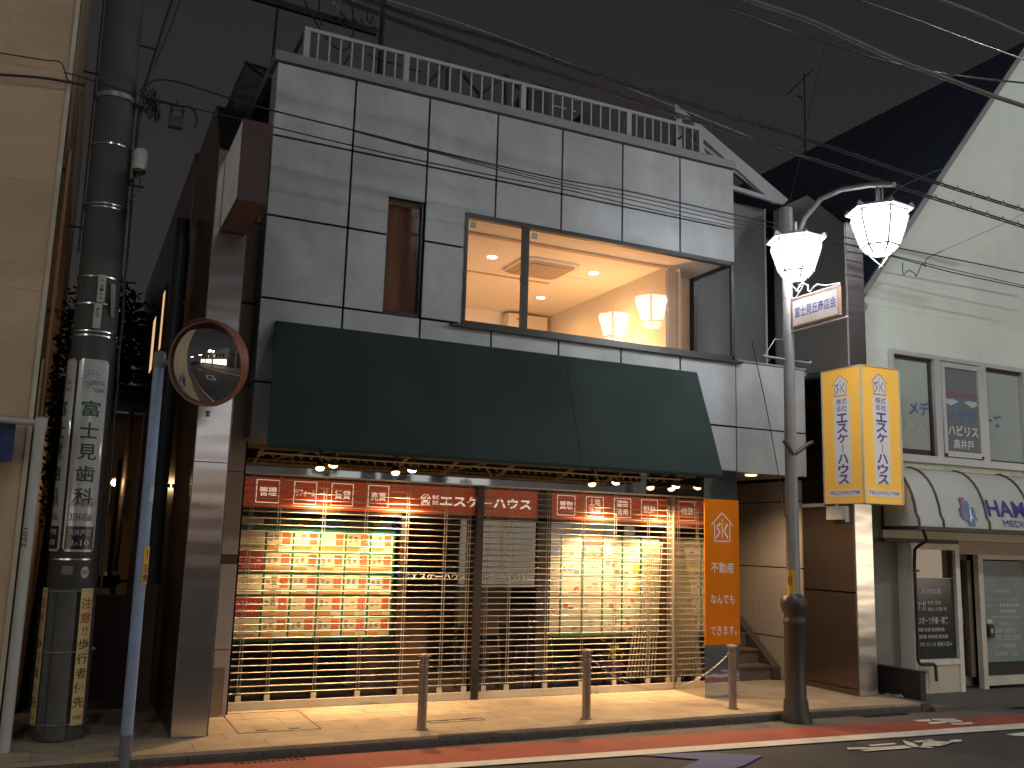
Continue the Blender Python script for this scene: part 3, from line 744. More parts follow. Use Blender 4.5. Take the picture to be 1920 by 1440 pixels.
for x0, x1, l1, l2 in ((.11, .355, '管理', ''), (.505, .75, 'リフォーム', ''), (.91, 1.155, '賃貸', ''), (1.32, 1.56, '売買', ''), (3.68, 3.93, '買取', ''), (4.08, 4.33, '土地', '活用'), (4.48, 4.73, '建物', '活用'), (4.88, 5.13, '設計', '')):
    b = B(); frame2(b, o, UX, UZ, x0, 2.068, x1, 2.312, .008)
    if l2:
        text_in(b, l1, o, UX, UZ, x0+.045, 2.20, x1-.045, 2.285, .012); text_in(b, l2, o, UX, UZ, x0+.045, 2.095, x1-.045, 2.18, .012)
    elif len(l1) > 2: text_in(b, l1, o, UX, UZ, x0+.02, 2.15, x1-.015, 2.225, .012)
    else: text_in(b, l1, o, UX, UZ, x0+.035, 2.14, x1-.03, 2.235, .012)
    obj('band_label', b, band_let, sf)
b = B()
house_logo(b, o, UX, UZ, 1.995, 2.185, .12, .13, .009)
text_in(b, '株式', o, UX, UZ, 2.075, 2.185, 2.155, 2.235, .012); text_in(b, '会社', o, UX, UZ, 2.075, 2.125, 2.155, 2.178, .012)
text_in(b, 'エスケーハウス', o, UX, UZ, 2.17, 2.115, 3.33, 2.235, .03)
obj('band_lettering', b, band_let, sf)
b = B(); o = (0, .102, 0)
text_in(b, '株式', o, UX, UZ, 1.80, 1.335, 1.85, 1.365, .01); text_in(b, '会社', o, UX, UZ, 1.80, 1.295, 1.85, 1.325, .01)
text_in(b, 'エスケーハウス', o, UX, UZ, 1.86, 1.29, 2.53, 1.365, .03)
text_in(b, '有限', o, UX, UZ, 2.69, 1.335, 2.74, 1.365, .01); text_in(b, '会社', o, UX, UZ, 2.69, 1.295, 2.74, 1.325, .01)
text_in(b, 'ヒロ・デザインスタジオ', o, UX, UZ, 2.76, 1.29, 3.40, 1.36, .02)
obj('door_lettering', b, warm_let, sf)
# shutter box: polished header
obj('shutter_box', B().box(-.06, -.018, 2.372, 5.287, .10, 2.668), steel_hdr, sf)
obj('shutter_box_lip', B().box(-.06, -.03, 2.355, 5.287, .06, 2.371), rail_al, sf)
# shutters
def shutter(x0, x1, rods, label):
    b = B()
    for x in rods:
        for d in (-.014, .014): b.cyl((x+d, -.012, .08), (x+d, -.012, 2.355), .0032, n=5)
    s = obj('roller_shutter', b, shut_al, None, label, 'shutter', 'open slat roller shutters', at_=((x0+x1)/2, 0, 0))
    bb = B().box(x0, -.03, .004, x1, .012, .082)
    bb.box(x0+(x1-x0)*.52, -.033, .03, x0+(x1-x0)*.60, -.031, .05)
    obj('bottom_rail', bb, rail_al, s)
    L = x1-x0; n = 8; v = []
    mb = B().cyl((-L/2, 0, 0), (L/2, 0, 0), .0058, n=8)
    me = mesh_of('slat', mb, shut_al)
    z = .16
    while z < 2.34:
        inst('slat', me, ((x0+x1)/2, 0, z), s); z += .0672
    ck = mesh_of('clip', B().box(-.028, -.02, -.03, .028, .012, .03), rail_al)
    for x in rods: inst('clip', ck, (x, 0, .112), s)
    return s
shutter(-.045, 2.575, [.06, .345, .82, 1.285, 1.755, 2.21, 2.50], 'left open slat shutter in front of the red and cream listing cards')
shutter(2.665, 5.275, [2.735, 3.02, 3.51, 3.985, 4.44, 4.92, 5.215], 'right open slat shutter in front of the pale listing cards')
ps = thing('shutter_post', 'dark bronze post standing between the two slat shutters', 'post', (2.62, -.01, 0))
obj('channel', B().box(2.578, -.045, .0, 2.66, .03, 2.36), shut_br, ps)
obj('foot', B().box(2.585, -.052, 0.0, 2.655, -.046, .32), iron, ps)
ps2 = thing('shutter_end_post', 'slim bronze guide post at the right shutter end beside the pillar', 'post', (5.282, 0, 0))
obj('guide', B().box(5.276, -.03, 0, 5.289, .03, 2.36), shut_al, ps2)

# listing boards
bd = thing('listing_board', 'green edged board of red and cream property cards behind left shutter', 'notice board', (.83, .24, .66))
obj('backing', B().box(-.03, .235, .64, 1.705, .25, 1.94), board_green, bd)
cx = [-.03, .275, .565, .855, 1.14, 1.42, 1.69]
def strip(y, d=.012): return y
for i in range(6):
    obj('header_label', B().box(cx[i]+.03, .226, 1.84, cx[i+1]-.04, .234, 1.92), card_cream if i in (0, 5) else M('header_grey_green', (.16, .22, .13), .6, var=.3, scale=30), bd)
    for j in range(5):
        z0 = .67+j*.226; z1 = z0+.200; x0, x1 = cx[i]+.012, cx[i+1]-.012
        b = B()
        if i == 0 and j in (1, 3):
            b.box(x0, .226, z0, x1, .234, z1, 2); text_in(b, 'リフォーム', (0, .2245, 0), UX, UZ, x0+.03, z0+.11, x1-.03, z0+.16, .01, 1); text_in(b, 'ご相談下さい', (0, .2245, 0), UX, UZ, x0+.03, z0+.04, x1-.03, z0+.08, .01, 1)
            ms = [card_cream, warm_let, card_crimson]
        else:
            b.box(x0, .226, z0, x1, .234, z1, 0)
            if i:
                xs = x0+(x1-x0)*.60
                b.box(xs, .2235, z0+.07, x1-.02, .2255, z1-.01, 1)
                b.box(x0+.006, .2235, z0+.008, x0+(x1-x0)*random.uniform(.45, .95), .2255, z0+.055, 2)
                for q in range(2):
                    xx = x0+.02+q*.06; b.box(xx, .2235, z0+.10+.01*q, xx+.035, .2255, z0+.15+random.uniform(-.02, .03), 3)
            else:
                text_in(b, random.choice(['1DK', '2LDK', '1LDK']), (0, .2245, 0), UX, UZ, x0+.08, z0+.10, x0+.2, z0+.15, .0, 3)
                b.box(x0+.02, .2235, z0+.03, x1-.04, .2255, z0+.05, 3)
            ms = [card_cream, card_red, card_orange, card_grey]
        obj('listing_card', b, ms, bd)
rb = thing('listing_board', 'board of pale property cards with one red card behind right shutter', 'notice board', (4.4, .24, .64))
obj('backing', B().box(3.60, .235, .63, 5.25, .25, 1.84), M('pale_board', (.55, .55, .42), .6), rb)
cx = [3.61, 3.82, 4.115, 4.405, 4.69, 4.965, 5.235]
for i in range(6):
    for j in range(5):
        z0 = .665+j*.226; z1 = z0+.212; x0, x1 = cx[i]+.014, cx[i+1]-.014
        b = B().box(x0, .226, z0, x1, .234, z1, 0)
        red = (i == 2 and j == 4)
        if red:
            b.box(x0, .2225, z0-.01, x1, .2255, z1+.06, 1); text_in(b, '売地', (0, .2210, 0), UX, UZ, x0+.03, z0+.03, x1-.03, z0+.12, .02, 0)
        else:
            for q in range(random.choice([2, 3, 4])):
                xx = random.uniform(x0+.01, x1-.08); zz = random.uniform(z0+.02, z1-.06)
                b.box(xx, .2235-.0003*q, zz, xx+random.uniform(.03, .07), .2255, zz+random.uniform(.012, .05), random.choice([3, 3, 1, 4]))
            b.box(x0+.01, .2242, z1-.03, x1-.01, .2255, z1-.022, 3)
            if i == 5-1 and j in (2, 3): b.box(x1-.10, .2228, z0+.05, x1-.01, .2255, z0+.14, 2)
            if i == 0 and j == 4: b.box(x0+.05, .2228, z0+.02, x1-.01, .2255, z0+.16, 5)
        obj('listing_card', b, [card_white, card_red, card_yellow, card_grey, M('card_tan', (.50, .34, .2), .5, var=.3, scale=40), M('card_blue', (.2, .25, .42), .5)], rb)
    if i: obj('divider', B().box(cx[i]-.008, .222, .64, cx[i]+.008, .2345, 1.83), board_green, rb)
obj('bottom_edge', B().box(3.60, .22, .625, 5.25, .234, .645), board_green, rb)
# interior pieces
b = B().box(-.02, .14, -.01, 5.28, 3.5, .0); obj('shop_floor', b, shop_floor, sf)
obj('shop_ceiling', B().box(-.02, .14, 2.36, 5.28, 3.5, 2.40).box(-.05, .14, 0, -.02, 3.5, 2.36).box(5.29, .14, 0, 5.31, 3.5, 2.36), shop_dark, sf)
scr = thing('partition_screen', 'dim olive folding partition inside the shop behind the right door pane', 'screen', (3.05, .8, 0))
obj('panel', B().box(2.72, .8, .72, 3.42, .83, 2.0), screen_m, scr); obj('frame', B().box(2.70, .79, .0, 2.73, .84, 2.02).box(3.41, .79, 0, 3.44, .84, 2.02), black_pl, scr)
cur = thing('counter', 'dark brown reception counter inside the shop behind the left door pane', 'counter', (2.0, 1.2, 0))
obj('front', B().box(1.5, 1.2, 0, 2.5, 1.6, .95), shop_dark, cur); obj('worktop', B().box(1.45, 1.15, .95, 2.55, 1.65, 1.0), M('counter_top', (.15, .1, .07), .3), cur)
for k, (xx, yy) in enumerate(((3.0, .55), (3.75, .60))):
    ch = thing('office_chair', ('thin wire chair in the dark shop left of the pale cards' if k == 0 else 'thin wire chair in the dark shop under the pale cards'), 'chair', (xx, yy, 0))
    w = .2
    obj('frame', B().tube([(xx-w, yy, .0), (xx-w+.03, yy, .45), (xx-w+.05, yy+.02, .85), (xx+w-.05, yy+.02, .85), (xx+w-.03, yy, .45), (xx+w, yy, 0)], .009, 6).tube([(xx-w, yy+.36, 0), (xx-w+.03, yy+.3, .45), (xx-w+.03, yy, .45)], .009, 6).tube([(xx+w, yy+.36, 0), (xx+w-.03, yy+.3, .45), (xx+w-.03, yy, .45)], .009, 6), chain_m, ch)
    obj('seat', B().box(xx-w+.02, yy, .44, xx+w-.02, yy+.38, .48), shop_dark, ch); obj('backrest', B().box(xx-w+.05, yy+.01, .62, xx+w-.05, yy+.035, .84), shop_dark, ch)
# purple pot with yellow flowers
pp = thing('flower_pot', 'purple pot of yellow flowers inside the shop window', 'plant', (4.62, .30, 0))
obj('pot', B().lathe(4.62, .32, [(.10, 0), (.14, .26), (.155, .27), (.155, .30), (.13, .30)], 20), purple_pot, pp)
b = B()
for k in range(8):
    a = random.uniform(0, 6.28); r = random.uniform(.04, .2); z = random.uniform(.38, .62)
    tip = (4.62+r*cos(a)*1.1, .30+abs(sin(a))*-.05*1, z)
    b.tube([(4.62+.02*cos(a), .30, .28), (4.62+.6*r*cos(a), .29, .28+(z-.28)*.7), tip], .004, 5, 1)
    for q in range(6):
        t = q*pi/3+random.random(); d = Vector((cos(t), -.35, sin(t)))*.035; e = Vector((-sin(t), 0, cos(t)))*.012; c = Vector(tip)
        b.add([c, c+d*.6+e, c+d*1.3, c+d*.6-e], [(0, 1, 2, 3)], 0)
for k in range(26):
    a = random.uniform(0, 6.28); r = random.uniform(.05, .2); c = Vector((4.62+r*cos(a), .30+.04*sin(a), random.uniform(.3, .5))); d = Vector((random.uniform(-1, 1), -.3, random.uniform(-.3, 1))).normalized()*.07; e = Vector((d.z, 0, -d.x)).normalized()*.014
    b.add([c-d*.5, c+e, c+d, c-e], [(0, 1, 2, 3)], 1)
obj('flowers', b, [leaf_y, leaf_g], pp, kind='stuff')
# gathered vertical blind
vb = thing('vertical_blind', 'cream vertical blind gathered and slanting beside the right pale cards', 'blind', (4.93, .18, .1))
for k in range(9):
    t = k/8; xt = 5.00+t*.24; xb = 4.72+t*.40
    obj('blind_slat', B().add([(xb, .165, .12), (xb+.032, .175, .12), (xt+.02, .175, 1.78), (xt, .165, 1.78), (xb, .169, .12), (xb+.032, .179, .12), (xt+.02, .179, 1.78), (xt, .169, 1.78)], [(0, 1, 2, 3), (7, 6, 5, 4), (0, 3, 7, 4), (1, 5, 6, 2)]), M('blind_cream', (.62, .55, .40), .6), vb)

# ================================================================== AWNING, SPOTLIGHTS, STRING LIGHT
AT, AB = 3.86, 2.56; YF = -1.28
aw = thing('shop_awning', 'wide dark green sloping fabric awning over the shop shutters', 'awning', (2.6, F, AT))
b = B(); n = 34; m_ = 8
vs = []; fs = []
for i in range(n+1):
    t = i/n
    for j in range(m_+1):
        s = j/m_; x = (.05+(5.20-.05)*t)*(1-s)+(-.07+(5.09+.07)*t)*s
        y = (F-.015)*(1-s)+YF*s; z = AT*(1-s)+AB*s
        dip = .006*sin(t*pi*13)*sin(s*pi)+.004*sin(t*31+s*3)*sin(s*pi)
        vs.append((x, y-dip, z+dip))
for i in range(n):
    for j in range(m_): k = i*(m_+1)+j; fs.append((k, k+1, k+m_+2, k+m_+1))
b.add(vs, fs, 0, True)
b.add([(v[0], v[1]+.01, v[2]-.012) for v in vs], [f[::-1] for f in fs], 0, True)
b.quad((-.07, YF, AB), (5.09, YF, AB), (5.09, YF+.005, AB-.03), (-.07, YF+.005, AB-.03))
b.quad((-.07, YF+.006, AB), (-.07, YF+.011, AB-.03), (5.09, YF+.011, AB-.03), (5.09, YF+.006, AB))
obj('fabric', b, green_cloth, aw)
for s, (xt, xb) in enumerate(((.05, -.07), (5.20, 5.09))):
    obj('side_fabric', B().add([(xt, F-.012, AT), (xb, YF, AB), (xb, YF, AB-.03), (xt, F-.012, AB+.0)], [(0, 1, 2, 3)]), green_cloth, aw)
for t in (.64,):
    xt = .05+(5.20-.05)*t; xb = -.07+(5.09+.07)*t
    obj('seam', B().tube([(xt*(1-k/8)+xb*k/8, (F-.015)*(1-k/8)+YF*k/8-.002-.006*sin(t*pi*13)*sin(k/8*pi)-.004*sin(t*31+k/8*3)*sin(k/8*pi), AT*(1-k/8)+AB*k/8+.002+.006*sin(t*pi*13)*sin(k/8*pi)+.004*sin(t*31+k/8*3)*sin(k/8*pi)) for k in range(9)], .0016, 5), green_cloth, aw)
b = B().box(-.06, YF+.02, AB-.02, 5.08, YF+.06, AB+.01)
obj('front_bar', b, beigem, aw)
for x in (.25, 1.1, 1.95, 2.6, 3.35, 4.2, 4.95):
    obj('support_arm', B().bar((x, YF+.05, AB-.005), (x, F-.01, 2.70), .028, .03), beigem, aw)
obj('wall_bar', B().box(.0, F-.03, 2.675, 5.15, F-.001, 2.72), beigem, aw)
b = B()
for x, d in ((.3, .5), (1.3, -.5), (2.55, .45), (3.3, -.4), (4.9, -.4)): b.bar((x, YF+.06, AB), (x+d, F-.02, 2.69), .018, .018)
obj('diagonal_brace', b, beigem, aw, kind=None)
# string light hanging under the awning
b = B(); P = []; x = .02; YS = -.45
b.tube([(.0, YS, 2.545), (1.3, YS, 2.535), (2.6, YS, 2.54), (4.0, YS, 2.535), (5.1, YS, 2.545)], .008, 6)
while x < 4.9:
    zz = 2.54; b.tube([(x, YS, zz), (x+.02, YS-.004, zz-.02), (x+.042, YS, zz-random.uniform(.03, .05)), (x+.035, YS+.004, zz-.015), (x+.07, YS, zz)], .0028, 4)
    x += random.uniform(.085, .11)
obj('string_light', b, beigem, None, 'unlit cream string light running under the green awning', 'string light', at_=(2.5, YS, 2.54))
# spotlights
for k, x in enumerate((.81, 1.68, 4.26, 5.13)):
    lab = ['leftmost clip spotlight glowing under the green awning, above the リフォーム and 賃貸 boxes', 'second clip spotlight from the left, above the 売買 box', 'clip spotlight under the awning above the 土地活用 box', 'rightmost clip spotlight beside the polished pillar'][k]
    s = thing('spotlight', lab, 'spotlight', (x, -.30, 2.67), 'clip spotlights under the awning')
    obj('bracket', B().cyl((x, -.30, 2.672), (x, -.30, 2.57), .012, n=8).box(x-.03, -.33, 2.655, x+.03, -.27, 2.671), black_pl, s)
    d = Vector((0, .25, -1)).normalized(); p0 = Vector((x, -.33, 2.60)); 
    obj('housing', B().tube([p0, p0+d*.05, p0+d*.10, p0+d*.125], [.02, .03, .05, .056], 16), black_pl, s)
    obj('bulb', B().tube([p0+d*.10, p0+d*.127, p0+d*.150, p0+d*.160], [.04, .05, .04, .012], 14), spot_glow, s)
    spot_light('spot_beam', p0+d*.19, p0+d*.19+Vector((0, .31, -1)), P_SPOT, (1, .62, .29), 72, .85, .03, s)
    spot_light('spot_spill', p0+d*.19, p0+d*.19+Vector((0, -.16, -1)), 200, (1, .62, .29), 136, 1.0, .03, s)

# ================================================================== BOLLARDS AND CHAINS
BO = [at(790, 1368, Z=0), at(1099, 1348, Z=0), at(1374, 1329, Z=0)]
bo = None
for k, p in enumerate(BO):
    lab = ['left steel bollard in front of the lit left shutter', 'middle steel bollard in front of the right shutter', 'right steel bollard beside the orange sign pillar'][k]
    if bo is None:
        bo = thing('bollard', lab, 'bollard', (p.x, p.y, 0), 'steel bollards along the kerb')
        obj('post', B().lathe(p.x, p.y, [(.062, 0), (.062, .008), (.044, .012), (.043, .60), (.043, .66)], 18), bollard_m, bo)
        obj('cap', B().lathe(p.x, p.y, [(.058, .655), (.062, .665), (.060, .675), (.02, .684)], 18), brass, bo)
        obj('ring', B().lathe(p.x, p.y, [(.046, .575), (.047, .580), (.046, .586)], 16).tube([(p.x-.052, p.y, .60), (p.x-.066, p.y, .59), (p.x-.052, p.y, .58)], .005, 6), brass, bo)
    else:
        c = copy_tree(bo, (p.x, p.y, 0)); c['label'] = lab
def chain(name, a, c, sag, lab, dark=False):
    a = Vector(a); c = Vector(c); n = int((c-a).length/.026); b = B(); pts = []
    for i in range(n+1):
        t = i/n; p = a+(c-a)*t; p.z -= sag*4*t*(1-t); pts.append(p)
    for i in range(n):
        p, q = pts[i], pts[i+1]; d = (q-p).normalized(); s = Vector((0, 0, 1)) if i % 2 else d.cross(Vector((0, 0, 1))).normalized()
        s = (s-d*s.dot(d)).normalized()*.0075; m = (p+q)/2; h = d*.016
        loop = [m-h, m-h*.6+s, m+h*.6+s, m+h, m+h*.6-s, m-h*.6-s, m-h]
        b.tube(loop, .0028, 4, caps=False)
    return obj(name, b, chain_m if not dark else iron, None, lab, 'chain', 'chains between the bollards', at_=a)
zc = .585
chain('chain', (BO[0].x+.05, BO[0].y, zc), (BO[1].x-.05, BO[1].y, zc), .16, 'dark slack chain hanging between the left and middle bollards', True)
chain('chain', (BO[1].x+.05, BO[1].y, zc), (BO[2].x-.05, BO[2].y, zc), .34, 'steel chain drooping low between the middle and right bollards')

# ================================================================== STREET LAMP
LX, LY = 5.70, -1.72
def lantern(b_, x, y, z, parent):
    """six sided lantern, z = bottom of the glass body"""
    def ring(r, zz, off=0): return [Vector((x+r*cos(pi/3*k+off), y+r*sin(pi/3*k+off), zz)) for k in range(6)]
    of = .12
    t = ring(.262, z+.36, of); w = ring(.277, z+.29, of); m = ring(.186, z, of); lo = ring(.118, z-.07, of)
    fr = B()
    for k in range(6):
        fr.tube([t[k], w[k], m[k], lo[k]], .0145, 6)
        fr.tube([m[k], m[(k+1) % 6]], .0145, 6); fr.tube([t[k], t[(k+1) % 6]], .009, 6); fr.tube([lo[k], lo[(k+1) % 6]], .007, 6)
    # scroll and finial under the lantern
    for k in (0, 2, 4):
        fr.tube([lo[k], Vector((x, y, z-.16))+(lo[k]-Vector((x, y, z-.075)))*.35, Vector((x, y, z-.20))], .007, 6)
    fr.ball((x, y, z-.215), .022, 8)
    f = obj('lantern_frame', fr, lantern_frame, parent)
    g = B()
    for k in range(6):
        a, c = k, (k+1) % 6
        s = .965
        C0 = Vector((x, y, 0))
        def sh(p): return Vector(((p.x-x)*s+x, (p.y-y)*s+y, p.z))
        g.add([sh(t[a]), sh(t[c]), sh(w[c]), sh(w[a])], [(0, 1, 2, 3)]); g.add([sh(w[a]), sh(w[c]), sh(m[c]), sh(m[a])], [(0, 1, 2, 3)])
        g.add([sh(m[a]), sh(m[c]), sh(lo[c]), sh(lo[a])], [(0, 1, 2, 3)], 0)
    obj('lantern_glass', g, [lantern_glow, lantern_glow2], f)
    r = B(); e = ring(.335, z+.385, of); e2 = ring(.335, z+.37, of); k1 = ring(.20, z+.43, of); k2 = ring(.06, z+.48, of)
    vs = e2+e+k1+k2
    r.add(vs, [tuple(range(5, -1, -1)), tuple(range(18, 24))]+[(i*6+k, i*6+(k+1) % 6, (i+1)*6+(k+1) % 6, (i+1)*6+k) for i in range(3) for k in range(6)])
    for k in range(6):     # upturned corner tips
        p = e[k]; d = (p-Vector((x, y, p.z))).normalized(); q = Vector((-d.y, d.x, 0))
        r.add([p-d*.07-q*.05, p-d*.07+q*.05, p+d*.01, p-d*.02+Vector((0, 0, .055))], [(0, 1, 3), (1, 2, 3), (2, 0, 3), (0, 2, 1)])
    r.cyl((x, y, z+.47), (x, y, z+.60), .018, n=8)
    obj('lantern_roof', r, lantern_frame, f)
def lamp_post(full=True):
    p = thing('street_lamp', 'old style street lamp with two glowing six sided lanterns and shopping street name plate', 'street lamp', (LX, LY, RZ), 'street lamps')
    z = RZ
    obj('base', B().lathe(LX, LY, [(.165, z), (.165, z+.05), (.135, z+.10), (.13, z+.22), (.115, z+.25), (.112, z+1.02), (.125, z+1.04), (.125, z+1.07), (.108, z+1.09), (.108, z+1.14), (.135, z+1.18), (.148, z+1.25), (.14, z+1.31), (.10, z+1.34), (.08, z+1.36)], 24), lamp_brown, p)
    b = B().lathe(LX, LY, [(.073, z+1.34), (.070, 2.4), (.062, 4.2), (.056, 5.35), (.078, 5.355), (.078, 5.72), (.05, 5.73)], 20)
    for zz in (2.04, 2.78, 3.94, 4.15, 4.62): b.lathe(LX, LY, [(.070 if zz < 3 else .066, zz), (.070 if zz < 3 else .066, zz+.02)], 16)
    obj('pole', b, lamp_grey, p)
    obj('bracket_arm', B().tube([(LX, LY-.05, 5.10), (LX-.02, LY-.20, 5.32), (LX-.04, LY-.36, 5.50), (LX-.05, LY-.62, 5.63), (LX-.06, LY-.95, 5.63), (LX-.07, LY-1.35, 5.54), (LX-.08, LY-1.68, 5.43)], .029, 10), lamp_grey, p)
    hs = B().tube([(LX-.18, LY-.34, 5.42), (LX-.16, LY-.30, 5.30), (LX-.16, LY-.34, 5.20)], .011, 6)
    hs.tube([(LX-.05, LY-.02, 5.05), (LX-.10, LY-.20, 5.28), (LX-.17, LY-.33, 5.33)], .018, 6)
    hs.cyl((LX-.08, LY-1.46, 5.50), (LX-.08, LY-1.46, 5.30), .017, n=8).cyl((LX-.08, LY-1.52, 5.49), (LX-.08, LY-1.52, 5.32), .012, n=8)
    obj('hanger', hs, lamp_grey, p)
    lantern(None, LX-.17, LY-.34, 4.825, p)
    lantern(None, LX-.09, LY-1.48, 4.825, p)
    return p
lp = lamp_post()
# opposite and distant copies, with their own labels
for (x, y, rz, lab) in ((-19, -8.75, pi, 'third street lamp across the road to the far left, seen only in the mirror'), (-27, -1.9, 0, 'street lamp far to the left on the near pavement, seen only in the mirror'), (-8.6, -8.75, pi, 'street lamp with two lanterns across the road, seen only in the mirror and steel'), (24.3, -9.3, pi, 'farther street lamp across the road, seen only in the mirror'), (21, -1.9, 0, 'far street lamp down the clinic side of the road')):
    c = copy_tree(lp, (x, y, RZ), rotz=rz); c['label'] = lab
# banner bars, scrolls, name plate on the nearest lamp
b = B().tube([(LX-.37, LY-.0, 3.90), (LX+.33, LY-.0, 3.89)], .014, 8)
for x in (LX-.36, LX+.32): b.ball((x, LY, 3.90), .022, 8)
b.tube([(LX-.36, LY, 3.90), (LX-.2, LY, 4.12), (LX-.05, LY, 4.12)], .004, 4).tube([(LX-.30, LY, 3.885), (LX-.29, LY, 3.85), (LX-.27, LY, 3.885)], .004, 4).tube([(LX+.20, LY, 3.875), (LX+.21, LY, 3.84), (LX+.23, LY, 3.875)], .004, 4)
obj('banner_bar', b, lamp_grey, lp)
b = B().tube([(LX-.02, LY-.06, 2.80), (LX-.17, LY-.08, 2.94)], .020, 8).tube([(LX+.0, LY-.06, 2.80), (LX+.17, LY-.10, 2.93), (LX+.22, LY-.11, 2.95)], .022, 8)
obj('flag_socket', b, lamp_brown, lp)
b = B().tube([(LX, LY-.06, 4.215), (LX, LY-.88, 4.215)], .013, 8).ball((LX, LY-.90, 4.215), .02, 8)
b.tube([(LX, LY-.05, 4.60), (LX, LY-.82, 4.60)], .009, 6)
sc = [(0, -.05, 4.62), (0, -.13, 4.60), (0, -.20, 4.66), (0, -.28, 4.74), (0, -.34, 4.70), (0, -.33, 4.65), (0, -.37, 4.62), (0, -.42, 4.66), (0, -.48, 4.68), (0, -.62, 4.635), (0, -.82, 4.615)]
b.tube([(LX+p[0], LY+p[1], p[2]) for p in sc], .0085, 6)
obj('scroll_bracket', b, lantern_frame, lp)
np_ = thing('name_plate', 'white shopping street name plate with blue characters hanging from the lamp post', 'sign', (LX, LY-.45, 4.25))
obj('plate', B().box(LX-.014, LY-.80, 4.275, LX+.014, LY-.10, 4.575), M('name_plate_white', (.62, .62, .60), .4, var=.03), np_)
b = B()
for a in ((LX-.02, LY-.815, 4.262, LX+.02, LY-.085, 4.275), (LX-.02, LY-.815, 4.575, LX+.02, LY-.085, 4.588), (LX-.02, LY-.1, 4.275, LX+.02, LY-.085, 4.575), (LX-.02, LY-.815, 4.275, LX+.02, LY-.80, 4.575)): b.box(*a)
obj('plate_frame', b, M('plate_frame_copper', (.42, .25, .18), .4, metal=.5), np_)
b = B(); text_in(b, '富士見丘商店会', (LX-.0155, LY, 0), UYm, UZ, .13, 4.36, .77, 4.485, .008)
obj('plate_lettering', b, M('plate_blue', (.06, .05, .30), .5, var=0), np_)
stk = B(); P = []
for k in range(7):
    a = radians(-200+k*14); P.append((LX+.0745*cos(a), LY+.0745*sin(a)))
for p, q in zip(P, P[1:]): stk.quad((p[0], p[1], 1.26), (q[0], q[1], 1.26), (q[0], q[1], 1.52), (p[0], p[1], 1.52))
obj('yellow_label', stk, yellow_stk, lp)
s2 = B(); a = radians(-162); c0 = Vector((LX+.0765*cos(a), LY+.0765*sin(a), 1.40)); u_ = Vector((-sin(a), cos(a), 0))
pts = [(.022*cos(t), .05*sin(t)) for t in [2*pi*k/14 for k in range(15)]]
line2(s2, c0, u_, UZ, pts, .010); text_in(s2, 'S', c0, u_, UZ, -.012, -.03, .012, .03, .01)
obj('label_print', s2, M('brown_print', (.2, .1, .02), .5), lp)

# ================================================================== YELLOW PROJECTING SIGN ON THE RIGHT FIN
ys = thing('projecting_sign', 'yellow box sign with violet lettering wrapped round the right steel column', 'sign', (7.58, -.95, 2.3))
X0, X1, YF2, YB2, Z0, Z1 = 7.235, 7.89, -1.30, -.63, 2.34, 4.065
obj('sign_box', B().box(X0+.003, YF2+.003, Z0, X1, YB2, Z1), yellow_sign, ys)
b = B(); e = .012
for x, y in ((X0, YF2), (X1, YF2), (X0, YB2)): b.box(x-e, y-e, Z0-e, x+e, y+e, Z1+e)
b.box(X0-e, YF2-e, Z1+.001, X1+e, YB2+e, Z1+e); b.box(X0-e, YF2-e, Z0-e, X1+e, YB2+e, Z0-.001)
obj('edge_frame', b, M('cream_edge', (.62, .55, .40), .45), ys)
obj('steel_back_box', B().box(7.25, YB2+.014, Z0+.02, 7.266, -.2, Z1+.03).box(7.30, YB2+.014, Z0+.02, X1-.03, -.1, Z1), M('mirror_dark_steel', (.20, .19, .185), .12, metal=1, wave=.003, wscale=3), ys)
obj('back_box_trim', B().box(7.238, YB2+.014, 2.30, 7.29, -.20, 2.345), alum, ys)
for (o, u, L) in (((X0-.0005, YF2, 0), UYm, 'side'), ((X0, YF2-.0005, 0), UX, 'front')):
    W_ = (YB2-YF2) if L == 'side' else X1-X0; b = B()
    if L == 'side': o = (X0-.0005, YB2, 0)
    poly2(b, o, u, UZ, [(W_*.29, 2.58), (W_*.71, 2.58), (W_*.71, 3.70), (W_*.29, 3.70)]); poly2(b, o, u, UZ, [(W_*.10, 2.42), (W_*.92, 2.42), (W_*.92, 2.505), (W_*.10, 2.505)])
    h = [(-.12, 3.72), (.12, 3.72), (.12, 3.87), (.155, 3.87), (0, 3.97), (-.155, 3.87), (-.12, 3.87)]; poly2(b, o, u, UZ, [(W_*.48+p[0]*.9, p[1]+.005) for p in h])
    obj('pale_band', b, pale_band, ys)
    o2 = Vector(o)+(Vector((-.001, 0, 0)) if L == 'side' else Vector((0, -.001, 0))); b = B()
    house_logo(b, o2, u, UZ, W_*.48, 3.85, .27, .27, .0075)
    line2(b, o2, u, UZ, [(W_*.48-.085, 3.86), (W_*.48-.035, 3.86)], .012)
    text_in(b, '株式', o2, u, UZ, W_*.5-.09, 3.60, W_*.5+.09, 3.678, .01); text_in(b, '会社', o2, u, UZ, W_*.5-.09, 3.51, W_*.5+.09, 3.588, .01)
    vtext(b, 'エスケーハウス', o2, u, UZ, W_*.5, 3.49, .135, .131, .035, w=.185)
    text_in(b, 'TEL(3335)7788', o2, u, UZ, W_*.12, 2.435, W_*.90, 2.49, .012)
    obj('sign_lettering', b, purple_let, ys)
cv = thing('wall_camera', 'small white box hanging under the yellow projecting sign', 'camera', (7.2, -.75, 2.3))
P = at(1600, 965, Y=-.9)
obj('housing', B().box(7.16, -1.0, 2.13, 7.262, -.72, 2.30), M('off_white_plastic', (.45, .43, .40), .5), cv)
obj('mount', B().box(7.20, -1.02, 2.10, 7.262, -1.0, 2.3).cyl((7.21, -.86, 2.30), (7.21, -.86, 2.33), .02, n=8), alum, cv)

